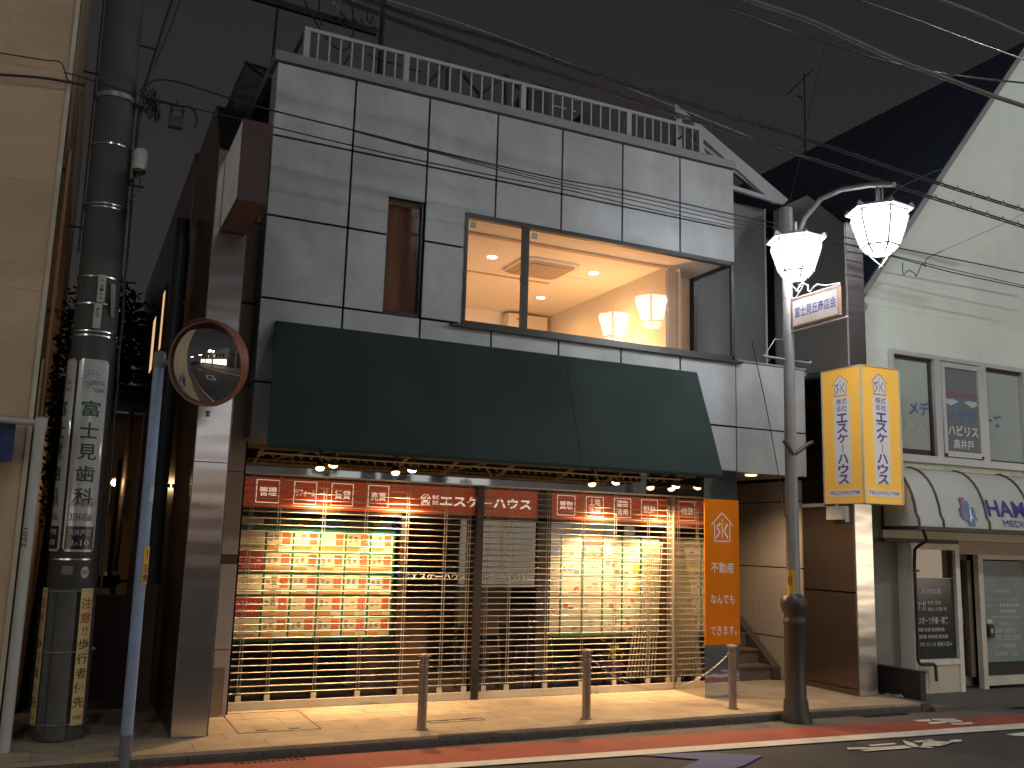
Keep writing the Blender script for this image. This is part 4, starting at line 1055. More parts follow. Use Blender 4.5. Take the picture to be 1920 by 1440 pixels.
# left projecting sign box
ls = thing('projecting_sign', 'blank box sign with a pale side on the left steel column above the mirror', 'sign', (-.49, -1.6, 4.5))
bx = (-.62, -2.10, 4.53, -.375, -1.18, 5.26)
obj('sign_box', B().box(*bx), M('sign_maroon', (.05, .026, .022), .45, var=.1), ls)
obj('pale_face', B().box(-.624, -2.085, 4.545, -.6205, -1.20, 5.245), M('blank_sign_face', (.72, .72, .73), .5, var=.1), ls)
obj('under_panel', B().box(-.61, -2.09, 4.525, -.385, -1.19, 4.529), M('under_brown', (.13, .07, .045), .6), ls)

# ================================================================== CLINIC BUILDING
CY = -.85
cl = thing('clinic_building', 'pale green gabled clinic building right of the grey shop', 'building', (10, CY, 0))
S_ = 4.30/3.47
ex, ez = 7.93, 5.33; rx = 11.52; rz = ez+(rx-ex)*S_
gable = [(7.72, 2.86), (15.3, 2.86), (15.3, ez), (rx, rz), (ex, ez), (7.72, 5.1)]
# window openings (x0,z0,x1,z1)
WN = [(8.26, 3.04, 9.05, 4.42), (9.05, 3.04, 10.03, 4.42), (10.03, 3.04, 10.95, 4.42)]
zr = [2.86, 3.04, 4.42, 5.05, 6.1, 7.6, 10]; xr = [7.72, 8.26, 8.95, 10.03, 10.95, 12.4, 15.3]
for i in range(6):
    for j in range(6):
        if j == 1 and 1 <= i <= 3: continue
        q = clip_poly(gable, xr[i]+.0006, zr[j]+.0006, xr[i+1]-.0006, zr[j+1]-.0006)
        if len(q) >= 3: obj('siding_panel', B().prism(q, 'y', CY, CY+.03), clinic_wall, cl)
obj('wall', B().prism([(7.73, 2.87), (15.2, 2.87), (15.2, ez), (rx, rz-.05), (ex, ez-.03), (7.73, 5.05)], 'y', CY+.20, CY+.3).box(7.73, CY+.031, 2.86, 7.80, 9, 5.05).box(7.8, CY+.3, -.1, 7.9, 9, 5.0), clinic_wall, cl)
d = Vector((1, S_)).normalized(); nn = Vector((-d.y, d.x))
def rp(t, w, base=(ex, ez)): return (base[0]+d.x*t+nn.x*w, base[1]+d.y*t+nn.y*w)
L_ = math.hypot(rx-ex, rz-ez)
obj('roof', B().prism([rp(-.35, .02), rp(L_, .02), rp(L_, .10), rp(-.35, .10)], 'y', CY-.10, 9.5).prism([(2*rx-p[0], p[1]) for p in (rp(-.35, .02), rp(L_, .02), rp(L_, .10), rp(-.35, .10))][::-1], 'y', CY-.10, 9.5), navy_roof, cl)
obj('verge_board', B().prism([rp(-.3, .035), rp(L_, .035), rp(L_, .115), rp(-.3, .115)], 'y', CY-.135, CY-.102), M('verge_grey', (.20, .21, .21), .5), cl)
obj('gutter', B().cyl((ex-.22, CY-.10, ez-.36), (ex-.22, 6, ez-.36), .06, n=8).box(7.66, CY-.04, 2.4, 7.71, CY+.02, ez-.4), M('gutter_grey', (.25, .26, .26), .5), cl)
# window band
win = obj('window_band', B().box(8.22, CY-.055, 4.40, 11.0, CY+.06, 4.46).box(8.22, CY-.07, 2.985, 11.0, CY+.06, 3.045).box(8.22, CY-.05, 3.045, 8.27, CY+.06, 4.40).box(9.02, CY-.055, 3.045, 9.14, CY+.06, 4.40).box(9.93, CY-.055, 3.045, 10.06, CY+.06, 4.40).box(10.86, CY-.055, 3.045, 10.95, CY+.06, 4.40), alum, cl)
obj('lower_sill', B().box(8.18, CY-.10, 2.945, 11.0, CY+.0, 2.98), alum, win)
obj('stained_sill', B().box(8.1, CY-.06, 2.86, 11.2, CY+.0, 2.942), sill_dirty, win)
obj('pane', B().box(8.27, CY+.03, 3.13, 9.02, CY+.035, 4.40), blind_green, win)
obj('pane', B().box(10.06, CY+.03, 3.08, 10.86, CY+.035, 4.40), blind_green, win)
obj('inner_frame', B().box(8.27, CY+.02, 3.05, 9.02, CY+.05, 3.13).box(8.98, CY-.0, 3.05, 9.02, CY+.05, 4.4).box(10.06, CY+.02, 3.045, 10.86, CY+.05, 3.08).box(8.27, CY-.0, 4.36, 9.02, CY+.05, 4.40).box(10.06, CY, 4.36, 10.86, CY+.05, 4.40), frame_b, win)
sash = obj('sash', B().box(9.145, CY-.075, 3.10, 9.20, CY-.03, 4.38).box(9.86, CY-.075, 3.10, 9.925, CY-.03, 4.38).box(9.20, CY-.075, 4.31, 9.86, CY-.03, 4.38).box(9.20, CY-.075, 3.06, 9.86, CY-.03, 3.135), alum, win)
obj('sash_pane', B().box(9.20, CY-.05, 3.135, 9.86, CY-.046, 4.31), pane_grey, sash)
b = B(); o = (0, CY-.052, 0)
text_in(b, 'MEDICARES', o, UX, UZ, 9.235, 3.90, 9.84, 3.985, .0, 0)
text_in(b, 'ィケア', o, UX, UZ, 9.24, 3.55, 9.80, 3.73, .035, 1)
text_in(b, 'ハビリス', o, UX, UZ, 9.24, 3.36, 9.84, 3.51, .03, 2); text_in(b, '高井戸', o, UX, UZ, 9.34, 3.18, 9.74, 3.31, .02, 2)
for s in (-1, 1):
    cx0 = 9.53+s*.05
    poly2(b, o, UX, UZ, [(cx0+s*.0, 3.845), (cx0+s*.10, 3.87), (cx0+s*.25, 3.885-.02), (cx0+s*.27, 3.82), (cx0+s*.17, 3.775)][::s], 3)
obj('window_lettering', b, [red_let, blue_let, M('pale_letters', (.55, .58, .56), .5, var=0), M('pale_blue_mark', (.38, .48, .52), .5, var=0)], win)
b = B(); o = (0, CY+.027, 0)
text_in(b, 'メデ', o, UX, UZ, 8.60, 3.60, 8.99, 3.80, .035, 0); text_in(b, 'ーズ', o, UX, UZ, 10.08, 3.56, 10.44, 3.74, .035, 0)
text_in(b, 'リハ', o, UX, UZ, 8.32, 3.36, 8.95, 3.52, .0, 1); text_in(b, 'テーション', o, UX, UZ, 10.10, 3.38, 10.84, 3.48, .0, 1)
obj('window_lettering', b, [blue_let, M('faded_letters', (.28, .29, .26), .5, var=0)], win)
# barrel awning
prof = [(CY-.01, 2.86)]+[(CY-.55*sin(t)**.9, 2.08+.78*(cos(t) if t < 1.5 else 0)) for t in [pi/2*k/9 for k in range(1, 9)]]+[(CY-.58, 2.16), (CY-.585, 2.07)]
ca = thing('clinic_awning', 'white barrel awning with brown ribs and a blue clinic logo over the clinic door', 'awning', (9.5, CY, 2.1))
b = B(); xs = [8.0+.15*k for k in range(33)]
vs = [(x, p[0], p[1]) for x in xs for p in prof]; n = len(prof)
b.add(vs, [(i*n+j, i*n+j+1, (i+1)*n+j+1, (i+1)*n+j) for i in range(len(xs)-1) for j in range(n-1)], 0, True)
obj('vinyl', b, awn_white, ca)
obj('end_vinyl', B().add([(8.0, p[0], p[1]) for p in prof]+[(8.0, CY-.005, 2.07)], [tuple(range(n+1))]), awn_white, ca)
for x in (8.0, 8.43, 9.28, 10.15, 11.0, 11.9): obj('rib', B().tube([(x, p[0]-.006, p[1]+.006) for p in prof], .017, 6), brown_rib, ca)
obj('lower_bar', B().box(7.98, CY-.60, 2.03, 12.8, CY-.56, 2.075), brown_rib, ca)
obj('end_bar', B().box(7.985, CY-.56, 2.03, 8.015, CY, 2.075).box(7.985, CY-.02, 2.07, 8.01, CY, 2.86), black_pl, ca)
obj('under_cover', B().box(8.02, CY-.56, 2.035, 12.7, CY, 2.05), clinic_beige, ca)
def awarp(x, z):         # lies on the awning's outer curve
    for (y0, z0), (y1, z1) in zip(prof, prof[1:]):
        if z1 <= z <= z0: return Vector((x, y0+(y1-y0)*(z0-z)/(z0-z1+1e-9)-.010, z))
    return Vector((x, prof[-1][0]-.010, z))
b = B()
text_in(b, 'HAM', None, None, None, 9.33, 2.245, 10.07, 2.465, .02, 0, warp=awarp); text_in(b, 'MEDICARES', None, None, None, 9.56, 2.115, 10.45, 2.205, .0, 0, warp=awarp)
obj('awning_lettering', b, navy_let, ca)
b = B(); cx0, cz0 = 8.93, 2.30
def ap(pts, m, dz=0):
    P_, f_ = dice([(cx0+p[0], cz0+p[1]) for p in pts], [tuple(range(len(pts)))], .05, .03)
    b.add([awarp(*p)+Vector((0, -.003*dz-.003, 0)) for p in P_], f_, m)
for q in ([(-.16, .03), (-.10, .03), (-.10, .17), (.0, .17), (.0, .145), (-.075, .145), (-.075, .0), (-.13, .0), (-.11, -.09), (-.13, -.09)],): ap(q, 1, 0)
ap([(-.09, .13), (.04, .13), (.075, .05), (.075, -.19), (-.05, -.19), (-.05, -.13), (-.12, -.12), (-.12, .01), (-.09, .01)], 0, 1); ap([(.075, .05), (.13, .05), (.15, -.12), (.075, -.12)], 0, 1)
ap([(.05, .04), (.065, .02), (.06, -.05), (.075, -.08), (.085, -.15), (.07, -.10), (.05, -.09), (.0, -.14), (-.02, -.14), (.035, -.07), (.03, -.02)], 2, 2); ap([(.045, .07), (.065, .07), (.065, .045), (.045, .045)], 2, 2)
obj('awning_logo', b, [M('logo_blue', (.13, .21, .34), .5, var=0), M('logo_red', (.42, .05, .09), .5, var=0), white_let], ca)
# ground floor
obj('lower_wall', B().box(7.74, -.72, -.1, 8.38, -.30, 2.86).box(7.74, -.84, 1.90, 8.4, -.72, 2.86), clinic_low, cl)
obj('beam', B().box(7.95, CY-.05, 1.92, 12.8, CY+.3, 2.03), clinic_beige, cl)
obj('dark_lintel', B().box(7.90, CY-.12, 1.875, 9.25, CY-.02, 1.925), brown_rib, cl)
obj('door_header', B().box(9.28, CY+.0, 1.74, 12.5, CY+.25, 1.915), clinic_pink, cl)
dw = obj('display_window', B().box(8.385, CY-.10, -.1, 8.43, CY+.2, 1.87).box(9.20, CY-.10, -.1, 9.28, CY+.2, 1.87).box(8.43, CY-.10, 1.79, 9.20, CY+.2, 1.87).box(8.43, CY-.10, .31, 9.20, CY+.2, .38), M('window_frame_cream', (.72, .69, .60), .5, dirt=(.58, .53, .42), dscale=4), cl)
obj('lower_panel', B().box(8.43, CY-.08, -.1, 9.20, CY+.1, .31), clinic_beige, dw)
obj('film_panel', B().box(8.43, CY-.05, .38, 9.20, CY-.04, 1.42), pane_dark, dw)
obj('upper_pane', B().box(8.43, CY-.05, 1.42, 9.20, CY-.045, 1.79), glass_dark, dw)
obj('inner_post', B().box(8.70, CY+.02, 1.42, 8.76, CY+.06, 1.79).box(8.78, CY+.1, 1.42, 8.97, CY+.12, 1.79), clinic_beige, dw)
b = B(); o = (0, CY-.053, 0)
for s, x0, x1, z0, z1 in (('診療科目', 8.60, 8.95, 1.21, 1.28), ('ケガ', 8.50, 8.67, 1.0, 1.13), ('骨折 捻挫', 8.70, 8.95, 1.075, 1.125), ('脱臼 打撲 等', 8.70, 9.05, .99, 1.04), ('スポーツ外傷・障害', 8.52, 9.06, .82, .92), ('腰痛 肩痛 膝関節痛', 8.48, 8.99, .73, .78), ('関節痛 神経痛 筋肉痛', 8.48, 9.05, .64, .69), ('しびれ むくみ 骨盤の歪み', 8.48, 9.12, .54, .60)):
    b = B(); text_in(b, s, o, UX, UZ, x0, z0, x1, z1, .006 if z1-z0 < .06 else .012); obj('window_lettering', b, M('dim_white_letters', (.50, .50, .47), .5, var=0), dw)
b = B(); obj('film_edge', B().box(8.43, CY-.0525, 1.415, 9.20, CY-.0505, 1.42), M('dim_white_letters', (.50, .50, .47), .5, var=0), dw)
dp = thing('drain_pipe', 'black drain pipe bending down the edge of the clinic display window', 'pipe', (8.45, CY-.12, .3))
obj('pipe', B().tube([(8.05, CY-.585, 2.05), (8.12, CY-.56, 1.97), (8.22, CY-.5, 1.90), (8.36, CY-.22, 1.82), (8.385, CY-.16, 1.78), (8.39, CY-.14, 1.6), (8.385, CY-.14, .38), (8.40, CY-.15, .34), (8.62, CY-.17, .335), (8.66, CY-.17, .31), (8.665, CY-.17, .12)], .021, 8), black_pl, dp)
obj('clamp', B().box(8.40, CY-.165, .95, 8.45, CY-.10, .975).box(8.40, CY-.165, 1.5, 8.45, CY-.10, 1.525), black_pl, dp)
dr = obj('sliding_door', B().box(9.74, CY-.02, -.1, 9.83, CY+.06, 1.74).box(9.83, CY-.02, .0, 10.75, CY+.06, .12).box(9.83, CY-.02, 1.68, 10.75, CY+.06, 1.74).box(10.70, CY-.02, .12, 10.78, CY+.06, 1.68), M('door_frame_cream', (.60, .55, .48), .5), cl)
obj('frosted_pane', B().box(9.83, CY+.015, .30, 10.70, CY+.02, 1.66), pane_frost, dr)
obj('lower_gap', B().box(9.83, CY+.03, .12, 10.70, CY+.035, .30), black_pl, dr)
d2 = obj('entrance_door', B().box(9.28, CY+.16, -.02, 9.35, CY+.2, 1.74).box(9.35, CY+.16, -.02, 9.74, CY+.2, .10).box(9.35, CY+.16, 1.66, 9.74, CY+.2, 1.74).box(9.66, CY+.10, .10, 9.74, CY+.2, 1.66), M('door_frame_brown', (.20, .15, .12), .5), cl)
obj('dark_pane', B().box(9.35, CY+.19, .10, 9.66, CY+.195, 1.66), pane_dark, d2)
obj('notice_sheet', B().box(9.40, CY+.182, .78, 9.64, CY+.187, 1.02), M('notice_paper', (.28, .28, .25), .6, var=.2, scale=30), d2)
b = B(); o = (0, CY+.181, 0); text_in(b, '院', o, UX, UZ, 9.38, 1.26, 9.45, 1.34, .03); text_in(b, '自動ドアー', o, UX, UZ, 9.37, 1.07, 9.63, 1.10, .01)
obj('door_lettering', b, M('dim_white_letters', (.50, .50, .47), .5, var=0), d2)
b = B(); o = (0, CY+.012, 0)
for s, x0, x1, z0, z1 in (('診療時間', 10.06, 10.38, 1.20, 1.26), ('午前9:00〜12:00', 9.90, 10.12, 1.10, 1.13), ('午後3:00〜7:30', 9.90, 10.12, 1.02, 1.05), ('月 火 水 木 金 土', 10.17, 10.55, 1.10, 1.14), ('● ● ● ● ● ●', 10.17, 10.55, 1.015, 1.06), ('● ● ● ● ●', 10.17, 10.49, .935, .98), ('土曜は午後5時まで 受付は30分前', 9.98, 10.58, .865, .895), ('休診日', 10.14, 10.34, .765, .82), ('日曜・祝祭日', 10.05, 10.44, .665, .73), ('TEL.3335-5999', 10.05, 10.56, .565, .635), ('各種保険取扱', 10.05, 10.45, .465, .53), ('交通事故・労災', 10.02, 10.49, .355, .42)):
    b = B(); text_in(b, s, o, UX, UZ, x0, z0+.02, x1, z1+.02, .006); obj('door_lettering', b, M('door_white_letters', (.52, .54, .52), .5, var=0), dr)
icb = thing('intercom', 'small black intercom box under a white tag on the clinic door', 'intercom', (9.93, CY-.02, .65))
obj('case', B().box(9.88, CY-.03, .63, 9.98, CY+.012, .80), black_pl, icb); obj('tag', B().box(9.88, CY-.0, .815, 9.99, CY+.012, .87), M('tag_white', (.55, .54, .5), .5), icb)
obj('button', B().box(9.91, CY-.034, .69, 9.95, CY-.031, .75), M('tag_white', (.55, .54, .5), .5), icb)
obj('inner_dark', B().box(9.2, CY+.32, -.1, 12.5, CY+.36, 1.9), joint_d, cl)
pl = thing('low_partition', 'low dark brown partition between steel column and clinic display window', 'partition', (7.9, -1.1, -.04))
obj('trough', B().box(7.86, -1.48, RZ+.055, 7.95, -.74, .30), M('planter_brown', (.035, .028, .024), .6, var=.2), pl); obj('rim', B().box(7.85, -1.49, .302, 7.96, -.74, .325), M('planter_brown', (.035, .028, .024), .6, var=.2), pl)
bg_ = thing('plastic_sheet', 'crumpled pale plastic sheet lying beside the low dark partition', 'plastic sheet', (7.95, -1.45, 0))
b = B(); vs = []
for i in range(9):
    for j in range(6): vs.append((7.68+.03*i, -1.30+.05*j, -.035+.06*math.exp(-((i-2.5)/2.3)**2)*(.4+random.random()*.8)+.004))
b.add(vs, [(i*6+j, (i+1)*6+j, (i+1)*6+j+1, i*6+j+1) for i in range(8) for j in range(5)]); obj('sheet', b, M('plastic_pale', (.34, .33, .29), .4), bg_)

# ================================================================== TERRACE, ROOF STAIR, ROOF THINGS
obj('terrace_wall', B().box(5.80, .38, 4.09, 7.16, .44, 6.65), terr_wall, bld)
obj('terrace_wall_trim', B().box(7.16, .36, 4.09, 7.18, .44, 6.65), alum, bld)
obj('terrace_body', B().box(5.80, .46, 2.7, 7.26, 5, 6.2), joint_d, bld)
obj('terrace_floor', B().box(5.82, -.60, 4.0, 7.0, .37, 4.05), coping, bld)
rs = thing('roof_stair', 'pale steel stair stringer slanting down from the roof behind the parapet', 'stairs', tuple(at(1400, 310, Y=.12)))
Y0 = .12
p = [at(x, y, Y=Y0) for x, y in ((1299, 227), (1310, 230), (1478, 374), (1472, 381), (1452, 381), (1310, 252))]
obj('stringer', B().prism([(q.x, q.z) for q in p], 'y', Y0, Y0+.05), whitem, rs)
p = [at(x, y, Y=Y0+.5) for x, y in ((1310, 262), (1445, 372), (1440, 374), (1305, 266))]
obj('stringer', B().prism([(q.x, q.z) for q in p], 'y', Y0+.5, Y0+.55), whitem, rs)
a, c = at(1372, 353, Y=Y0), at(1468, 380, Y=Y0)
obj('landing_beam', B().bar((a.x-.3, Y0+.02, a.z+.04), (c.x, Y0+.02, c.z-.0), .05, .06), whitem, rs)
p = [at(x, y, Y=Y0+.2) for x, y in ((1266, 194), (1301, 223), (1266, 222))]
obj('gusset', B().prism([(q.x, q.z) for q in p], 'y', Y0+.2, Y0+.24), whitem, rs)
a, c = at(1268, 285, Y=Y0+.2), at(1280, 222, Y=Y0+.2)
obj('newel', B().box(a.x, Y0+.2, 6.6, a.x+.10, Y0+.26, c.z), whitem, rs)
b = B(); a = [at(x, y, Y=-.1) for x, y in ((1262, 283), (1268, 262), (1295, 248), (1305, 262))]; b.tube(a, .02, 6); obj('handrail', b, black_pl, rs)
b = B()
for k, x in enumerate((1290, 1296, 1302)): q = at(x, 270, Y=-.15); b.cyl((q.x, -.15, 6.7), (q.x, -.15, 7.06), .013, n=6)
obj('baluster', b, steel_b, rs)
a, c = at(1313, 272, Y=Y0+.1), at(1325, 296, Y=Y0+.1)
obj('brace', B().bar(a, c, .03, .03), whitem, rs)
cp = thing('roof_canopy', 'dark slanting roof shelter at the left end behind the parapet', 'shelter', tuple(at(475, 160, Y=.8)))
pc = [at(x, y, Y=.8) for x, y in ((464, 119), (504, 131), (508, 260), (440, 250), (438, 165))]
obj('side_sheet', B().prism([(q.x, q.z) for q in pc], 'y', .8, 1.6), M('shelter_dark', (.018, .018, .017), .6), cp)
pc = [at(x, y, Y=.78) for x, y in ((462, 117), (500, 128), (503, 148), (462, 117), (441, 160))]
obj('edge_bar', B().tube(pc, .014, 5), cable_m, cp)
obj('roof_sheet', B().bar(at(462, 117, Y=.85), at(463, 117, Y=2.6), .06, .03), cable_m, cp)
rf = thing('roof_frame', 'black crossed bar frame standing on the flat roof behind the railing', 'frame', (3, 2, 6.7))
YR = 1.6
for k, (x0, y0, x1, y1) in enumerate(((841, 115, 796, 163), (839, 115, 838, 182), (858, 128, 926, 208), (895, 183, 948, 140), (948, 140, 1000, 192), (948, 140, 948, 215), (996, 158, 960, 200))):
    obj('bar', B().bar(at(x0, y0, Y=YR+.003*k), at(x1, y1, Y=YR+.003*k), .035, .035), cable_m, rf)
re_ = thing('roof_unit', 'dark equipment frame with a lit edge on the roof behind the railing', 'equipment', (4.5, 1.2, 6.7))
q = at(1045, 200, Y=1.0)
obj('cabinet', B().box(q.x-.5, .9, 6.6, q.x-.2, 1.3, q.z+.12).box(q.x+.35, .9, 6.6, q.x+.55, 1.3, q.z-.05), black_pl, re_)
obj('top_plate', B().bar((q.x-.3, 1.0, q.z+.26), (q.x+.5, 1.0, q.z+.22), .02, .02), cable_m, re_)
obj('metal_strip', B().box(q.x-.10, .9, q.z-.06, q.x+.10, .93, q.z-.045).box(q.x+.2, .9, q.z-.07, q.x+.24, .93, q.z-.05), alum, re_)
# second pole behind the roof with crossarm and insulators
YP = 1.2
rp_ = thing('roof_pole', 'dark pole behind the railing with a crossarm and a cluster of insulators', 'pole', tuple(at(711, 150, Y=YP)))
a, c = at(711, 150, Y=YP), at(712, -20, Y=YP)
obj('pole', B().tube([(a.x, YP, 6.4), (a.x, YP, c.z)], .032, 8), cable_m, rp_)
a, c = at(470, -8, Y=YP-.05), at(706, 61, Y=YP-.05)
obj('crossarm', B().bar(a, c, .06, .085), cable_m, rp_)
a, c = at(521, 15, Y=YP-.1), at(511, 112, Y=YP-.1)
obj('stay_rod', B().tube([a, c], .018, 6), cable_m, rp_)
b = B()
for x, y in ((624, 6), (632, 14), (662, 3), (668, 9), (640, 26), (652, 30)): b.ball(at(x, y, Y=YP-.2), .03, 8, 0, (1, 1, 1.3))
obj('insulator', b, M('insulator_glaze', (.16, .15, .14), .2), rp_, kind=None)
b = B()
for pts in ([(568, -5), (588, 35), (613, 73), (630, 90), (645, 95), (655, 88), (663, 60), (662, 20), (655, -5)], [(640, 22), (650, 40), (662, 38), (672, 44)], [(690, 20), (688, 38), (695, 44), (700, 30)], [(600, -4), (597, 20), (604, 48)], [(632, 30), (645, 52), (668, 40)], [(664, 35), (672, 45)], [(676, 34), (680, 44)], [(700, 50), (712, 60), (708, 75)], [(690, 100), (700, 108), (790, 135)], [(655, 105), (640, 130)]):
    b.tube([at(x, y, Y=YP-.25) for x, y in pts], .011, 5)
obj('hanging_leads', b, cable_m, rp_, kind='stuff')
# TV antenna
an = thing('antenna', 'thin rooftop television antenna against the night sky', 'antenna', tuple(at(1509, 300, Y=4)))
obj('mast', B().tube([at(1508, 138, Y=4), at(1509, 207, Y=4), at(1510, 345, Y=4)], .014, 6), cable_m, an)
obj('boom', B().tube([at(1475, 178, Y=4), at(1524, 130, Y=4)], .012, 6).tube([at(1495, 180, Y=4), at(1505, 184, Y=4)], .02, 5), cable_m, an)

# ================================================================== LEFT SIDE: alley, beige house, utility pole, mirror
hs_ = thing('beige_house', 'beige clad house wall filling the left edge', 'building', (-3.5, -1, 0))
HX = -2.0
for j in range(9):
    z0 = RZ+j*.97
    obj('siding_board', B().box(-7, -1.0, z0+.0008, HX-.035, -.97, z0+.9692), beige_side, hs_)
obj('corner_trim', B().box(HX-.035, -1.012, RZ, HX, -.96, 8.6), cream_trim, hs_)
obj('wall', B().box(-7, -.97, -.1, HX-.01, 9, 8.6), beige_side, hs_)
op = thing('downpipe', 'ochre downpipe on the side of the beige house facing the alley', 'pipe', (HX+.05, -.6, 0))
obj('pipe', B().tube([(HX+.045, -.72, .9), (HX+.045, -.72, 5.2)], .026, 10), orange_pipe, op)
obj('bracket', B().box(HX, -.74, 3.66, HX+.11, -.70, 3.70).box(HX, -.74, 2.2, HX+.09, -.70, 2.23).box(HX, -.74, 5.0, HX+.09, -.70, 5.03), black_pl, op)
# pale pipe frame and blue tarp
pf = thing('pipe_frame', 'white pipe frame standing against the beige house at the left edge', 'frame', (-1.93, -1.3, 0))
obj('upright', B().tube([(-1.93, -1.3, -.05), (-1.93, -1.3, 2.62)], .042, 12), pvc, pf)
obj('top_bar', B().tube([(-1.93, -1.3, 2.60), (-3.6, -1.3, 2.64)], .028, 10), pvc, pf)
obj('joint', B().lathe(-1.93, -1.3, [(.05, 2.55), (.05, 2.64), (.03, 2.65)], 14), pvc, pf)
b = B(); text_in(b, '2201', (-1.93-.02, -1.344, 0), (0, 0, 1), (-1, 0, 0), 1.58, -.012, 1.74, .022, .0)
obj('pipe_print', b, black_let, pf)
tp = thing('blue_tarp', 'dark blue tarpaulin hung behind the white pipe frame', 'tarpaulin', (-2.4, -1.2, 2.2))
b = B(); vs = []
for i in range(12):
    for j in range(8): vs.append((-2.95+.076*i, -1.22+.015*sin(i*1.7+j)+.01*random.random(), 2.26+.055*j*(1+.05*sin(i)) + (.02*sin(i*1.3) if j in (0, 7) else 0)))
b.add(vs, [(i*8+j, (i+1)*8+j, (i+1)*8+j+1, i*8+j+1) for i in range(11) for j in range(7)], 0, True); obj('sheet', b, blue_tarp, tp)

# main building alley side and far alley
sb = obj('side_wall', B().box(-.70, 1.0, 0, -.60, 8.5, 6.10).box(-.60, 8.4, 0, 3, 8.5, 6.1), dark_body, bld)
swn = obj('side_windows', B().box(-.715, 1.13, 4.0, -.701, 1.60, 5.30).box(-.715, 3.3, 4.0, -.701, 4.0, 5.1).box(-.715, 4.6, 4.0, -.701, 5.2, 5.0), frame_b, bld)
obj('lit_pane', B().box(-.722, 1.18, 4.05, -.716, 1.55, 4.88), lit_window, swn)
obj('lit_pane', B().box(-.722, 1.18, 4.92, -.716, 1.55, 5.26), lit_window, swn)
obj('lit_pane', B().box(-.722, 3.4, 4.2, -.716, 3.62, 5.0), lit_window, swn); obj('lit_pane', B().box(-.722, 4.7, 4.1, -.716, 5.1, 4.9), lit_window, swn)
dpipe = thing('drain_pipe', 'tall dark grey drain pipe running up the alley side of the shop building', 'pipe', (-.82, .6, 0))
obj('pipe', B().tube([(-.80, .6, 0), (-.80, .6, 5.15)], .07, 12), M('pipe_dark_grey', (.075, .08, .085), .5), dpipe)
obj('bracket', B().box(-.88, .55, 2.2, -.70, .65, 2.24).box(-.88, .55, 4.2, -.70, .65, 4.24), black_pl, dpipe)
bb_ = thing('alley_house', 'dim warm lit house wall at the end of the alley', 'building', (-1.2, 5, 0))
obj('wall', B().box(-1.98, 5.5, -.1, -.72, 5.6, 3.5).box(-1.99, -.9, -.1, -1.97, 5.5, 3.2), warm_wall, bb_)
wn = obj('window', B().box(-1.12, 5.46, 1.9, -.80, 5.49, 2.5), black_pl, bb_); obj('window_bars', B().box(-1.10, 5.44, 2.1, -1.08, 5.455, 2.4).box(-.95, 5.44, 2.1, -.93, 5.455, 2.4), alum, wn)
obj('roof', B().prism([(5.2, 3.5), (8, 4.2), (8, 4.3), (5.2, 3.6)], 'x', -2.1, -.72), navy_roof, bb_)
gt = thing('alley_gate', 'low red brown mesh gate closing the alley', 'gate', (-1.1, .3, 0))
gz = 1.08
obj('mesh_panel', B().box(-1.80, .3, .12, -.92, .32, gz), red_gate, gt); obj('frame', B().box(-1.82, .285, .10, -.90, .335, .12).box(-1.82, .285, gz, -.90, .335, gz+.03).box(-1.82, .285, .12, -1.80, .335, gz), black_pl, gt)
gp_ = thing('gate_post', 'brown stone post beside the alley gate', 'post', (-.82, .25, 0)); obj('shaft', B().box(-.88, .2, 0, -.76, .34, 1.18), M('post_brown', (.16, .11, .075), .7, var=.2), gp_); obj('cap', B().box(-.89, .19, 1.18, -.75, .35, 1.21), M('post_brown', (.16, .11, .075), .7), gp_)
al = thing('alley_lamp', 'small glowing lamp on a dark pipe in the alley', 'lamp', tuple(at(215, 905, Y=3)))
q = at(215, 905, Y=3.0)
obj('bulb', B().ball(q, .045, 10), bulb_small, al); obj('pipe', B().tube([(q.x+.10, 3.05, .9), (q.x+.12, 3.05, 3.3)], .035, 8), black_pl, al); obj('hood', B().lathe(q.x, q.y, [(.07, q.z+.05), (.03, q.z+.09)], 10), black_pl, al)
point_light('alley_bulb', (q.x, q.y-.12, q.z), P_ALLEY, (1, .62, .30), .05, al)
mt = thing('gas_meter', 'round black meter at the foot of the alley wall', 'meter', tuple(at(200, 1085, Y=2.5))); q = at(200, 1086, Y=2.5)
obj('body', B().lathe(q.x, q.y, [(.10, q.z-.10), (.15, q.z-.05), (.15, q.z+.05), (.10, q.z+.09)], 14), black_pl, mt); obj('pipe', B().cyl((q.x+.02, q.y, q.z), (q.x+.02, q.y, 2.6), .03, n=8).cyl((q.x, q.y, q.z), (q.x+.25, q.y, q.z-.02), .02, n=8), black_pl, mt)
# foliage behind the alley
def bush(name, c, r, n, lab, size, hang=0):
    t = thing(name, lab, 'tree', (c[0], c[1], 0)); b = B()
    for k in range(n):
        th = random.uniform(0, 2*pi); ph = math.acos(random.uniform(-1, 1)); rr = random.uniform(.45, 1.0)
        p = Vector((c[0]+r[0]*rr*sin(ph)*cos(th), c[1]+r[1]*rr*sin(ph)*sin(th), c[2]+r[2]*rr*cos(ph)))
        d = Vector((random.uniform(-1, 1), random.uniform(-1, 1), random.uniform(-.6, .8))).normalized()*size*random.uniform(.6, 1.3); e = d.cross(Vector((random.random(), random.random(), 1))).normalized()*size*.35
        b.add([p, p+d*.5+e, p+d, p+d*.5-e], [(0, 1, 2, 3)])
    obj('crown', b, dark_leaf, t, kind='stuff')
    obj('trunk', B().tube([(c[0], c[1], -.1), (c[0]+.05, c[1], c[2]*.6), (c[0], c[1], c[2])], [.09, .07, .03], 8), bark, t); return t
bush('garden_tree', (-1.25, 8.0, 4.9), (.75, .8, 1.3), 2600, 'dark leafy tree rising at the end of the alley against the sky', .13)
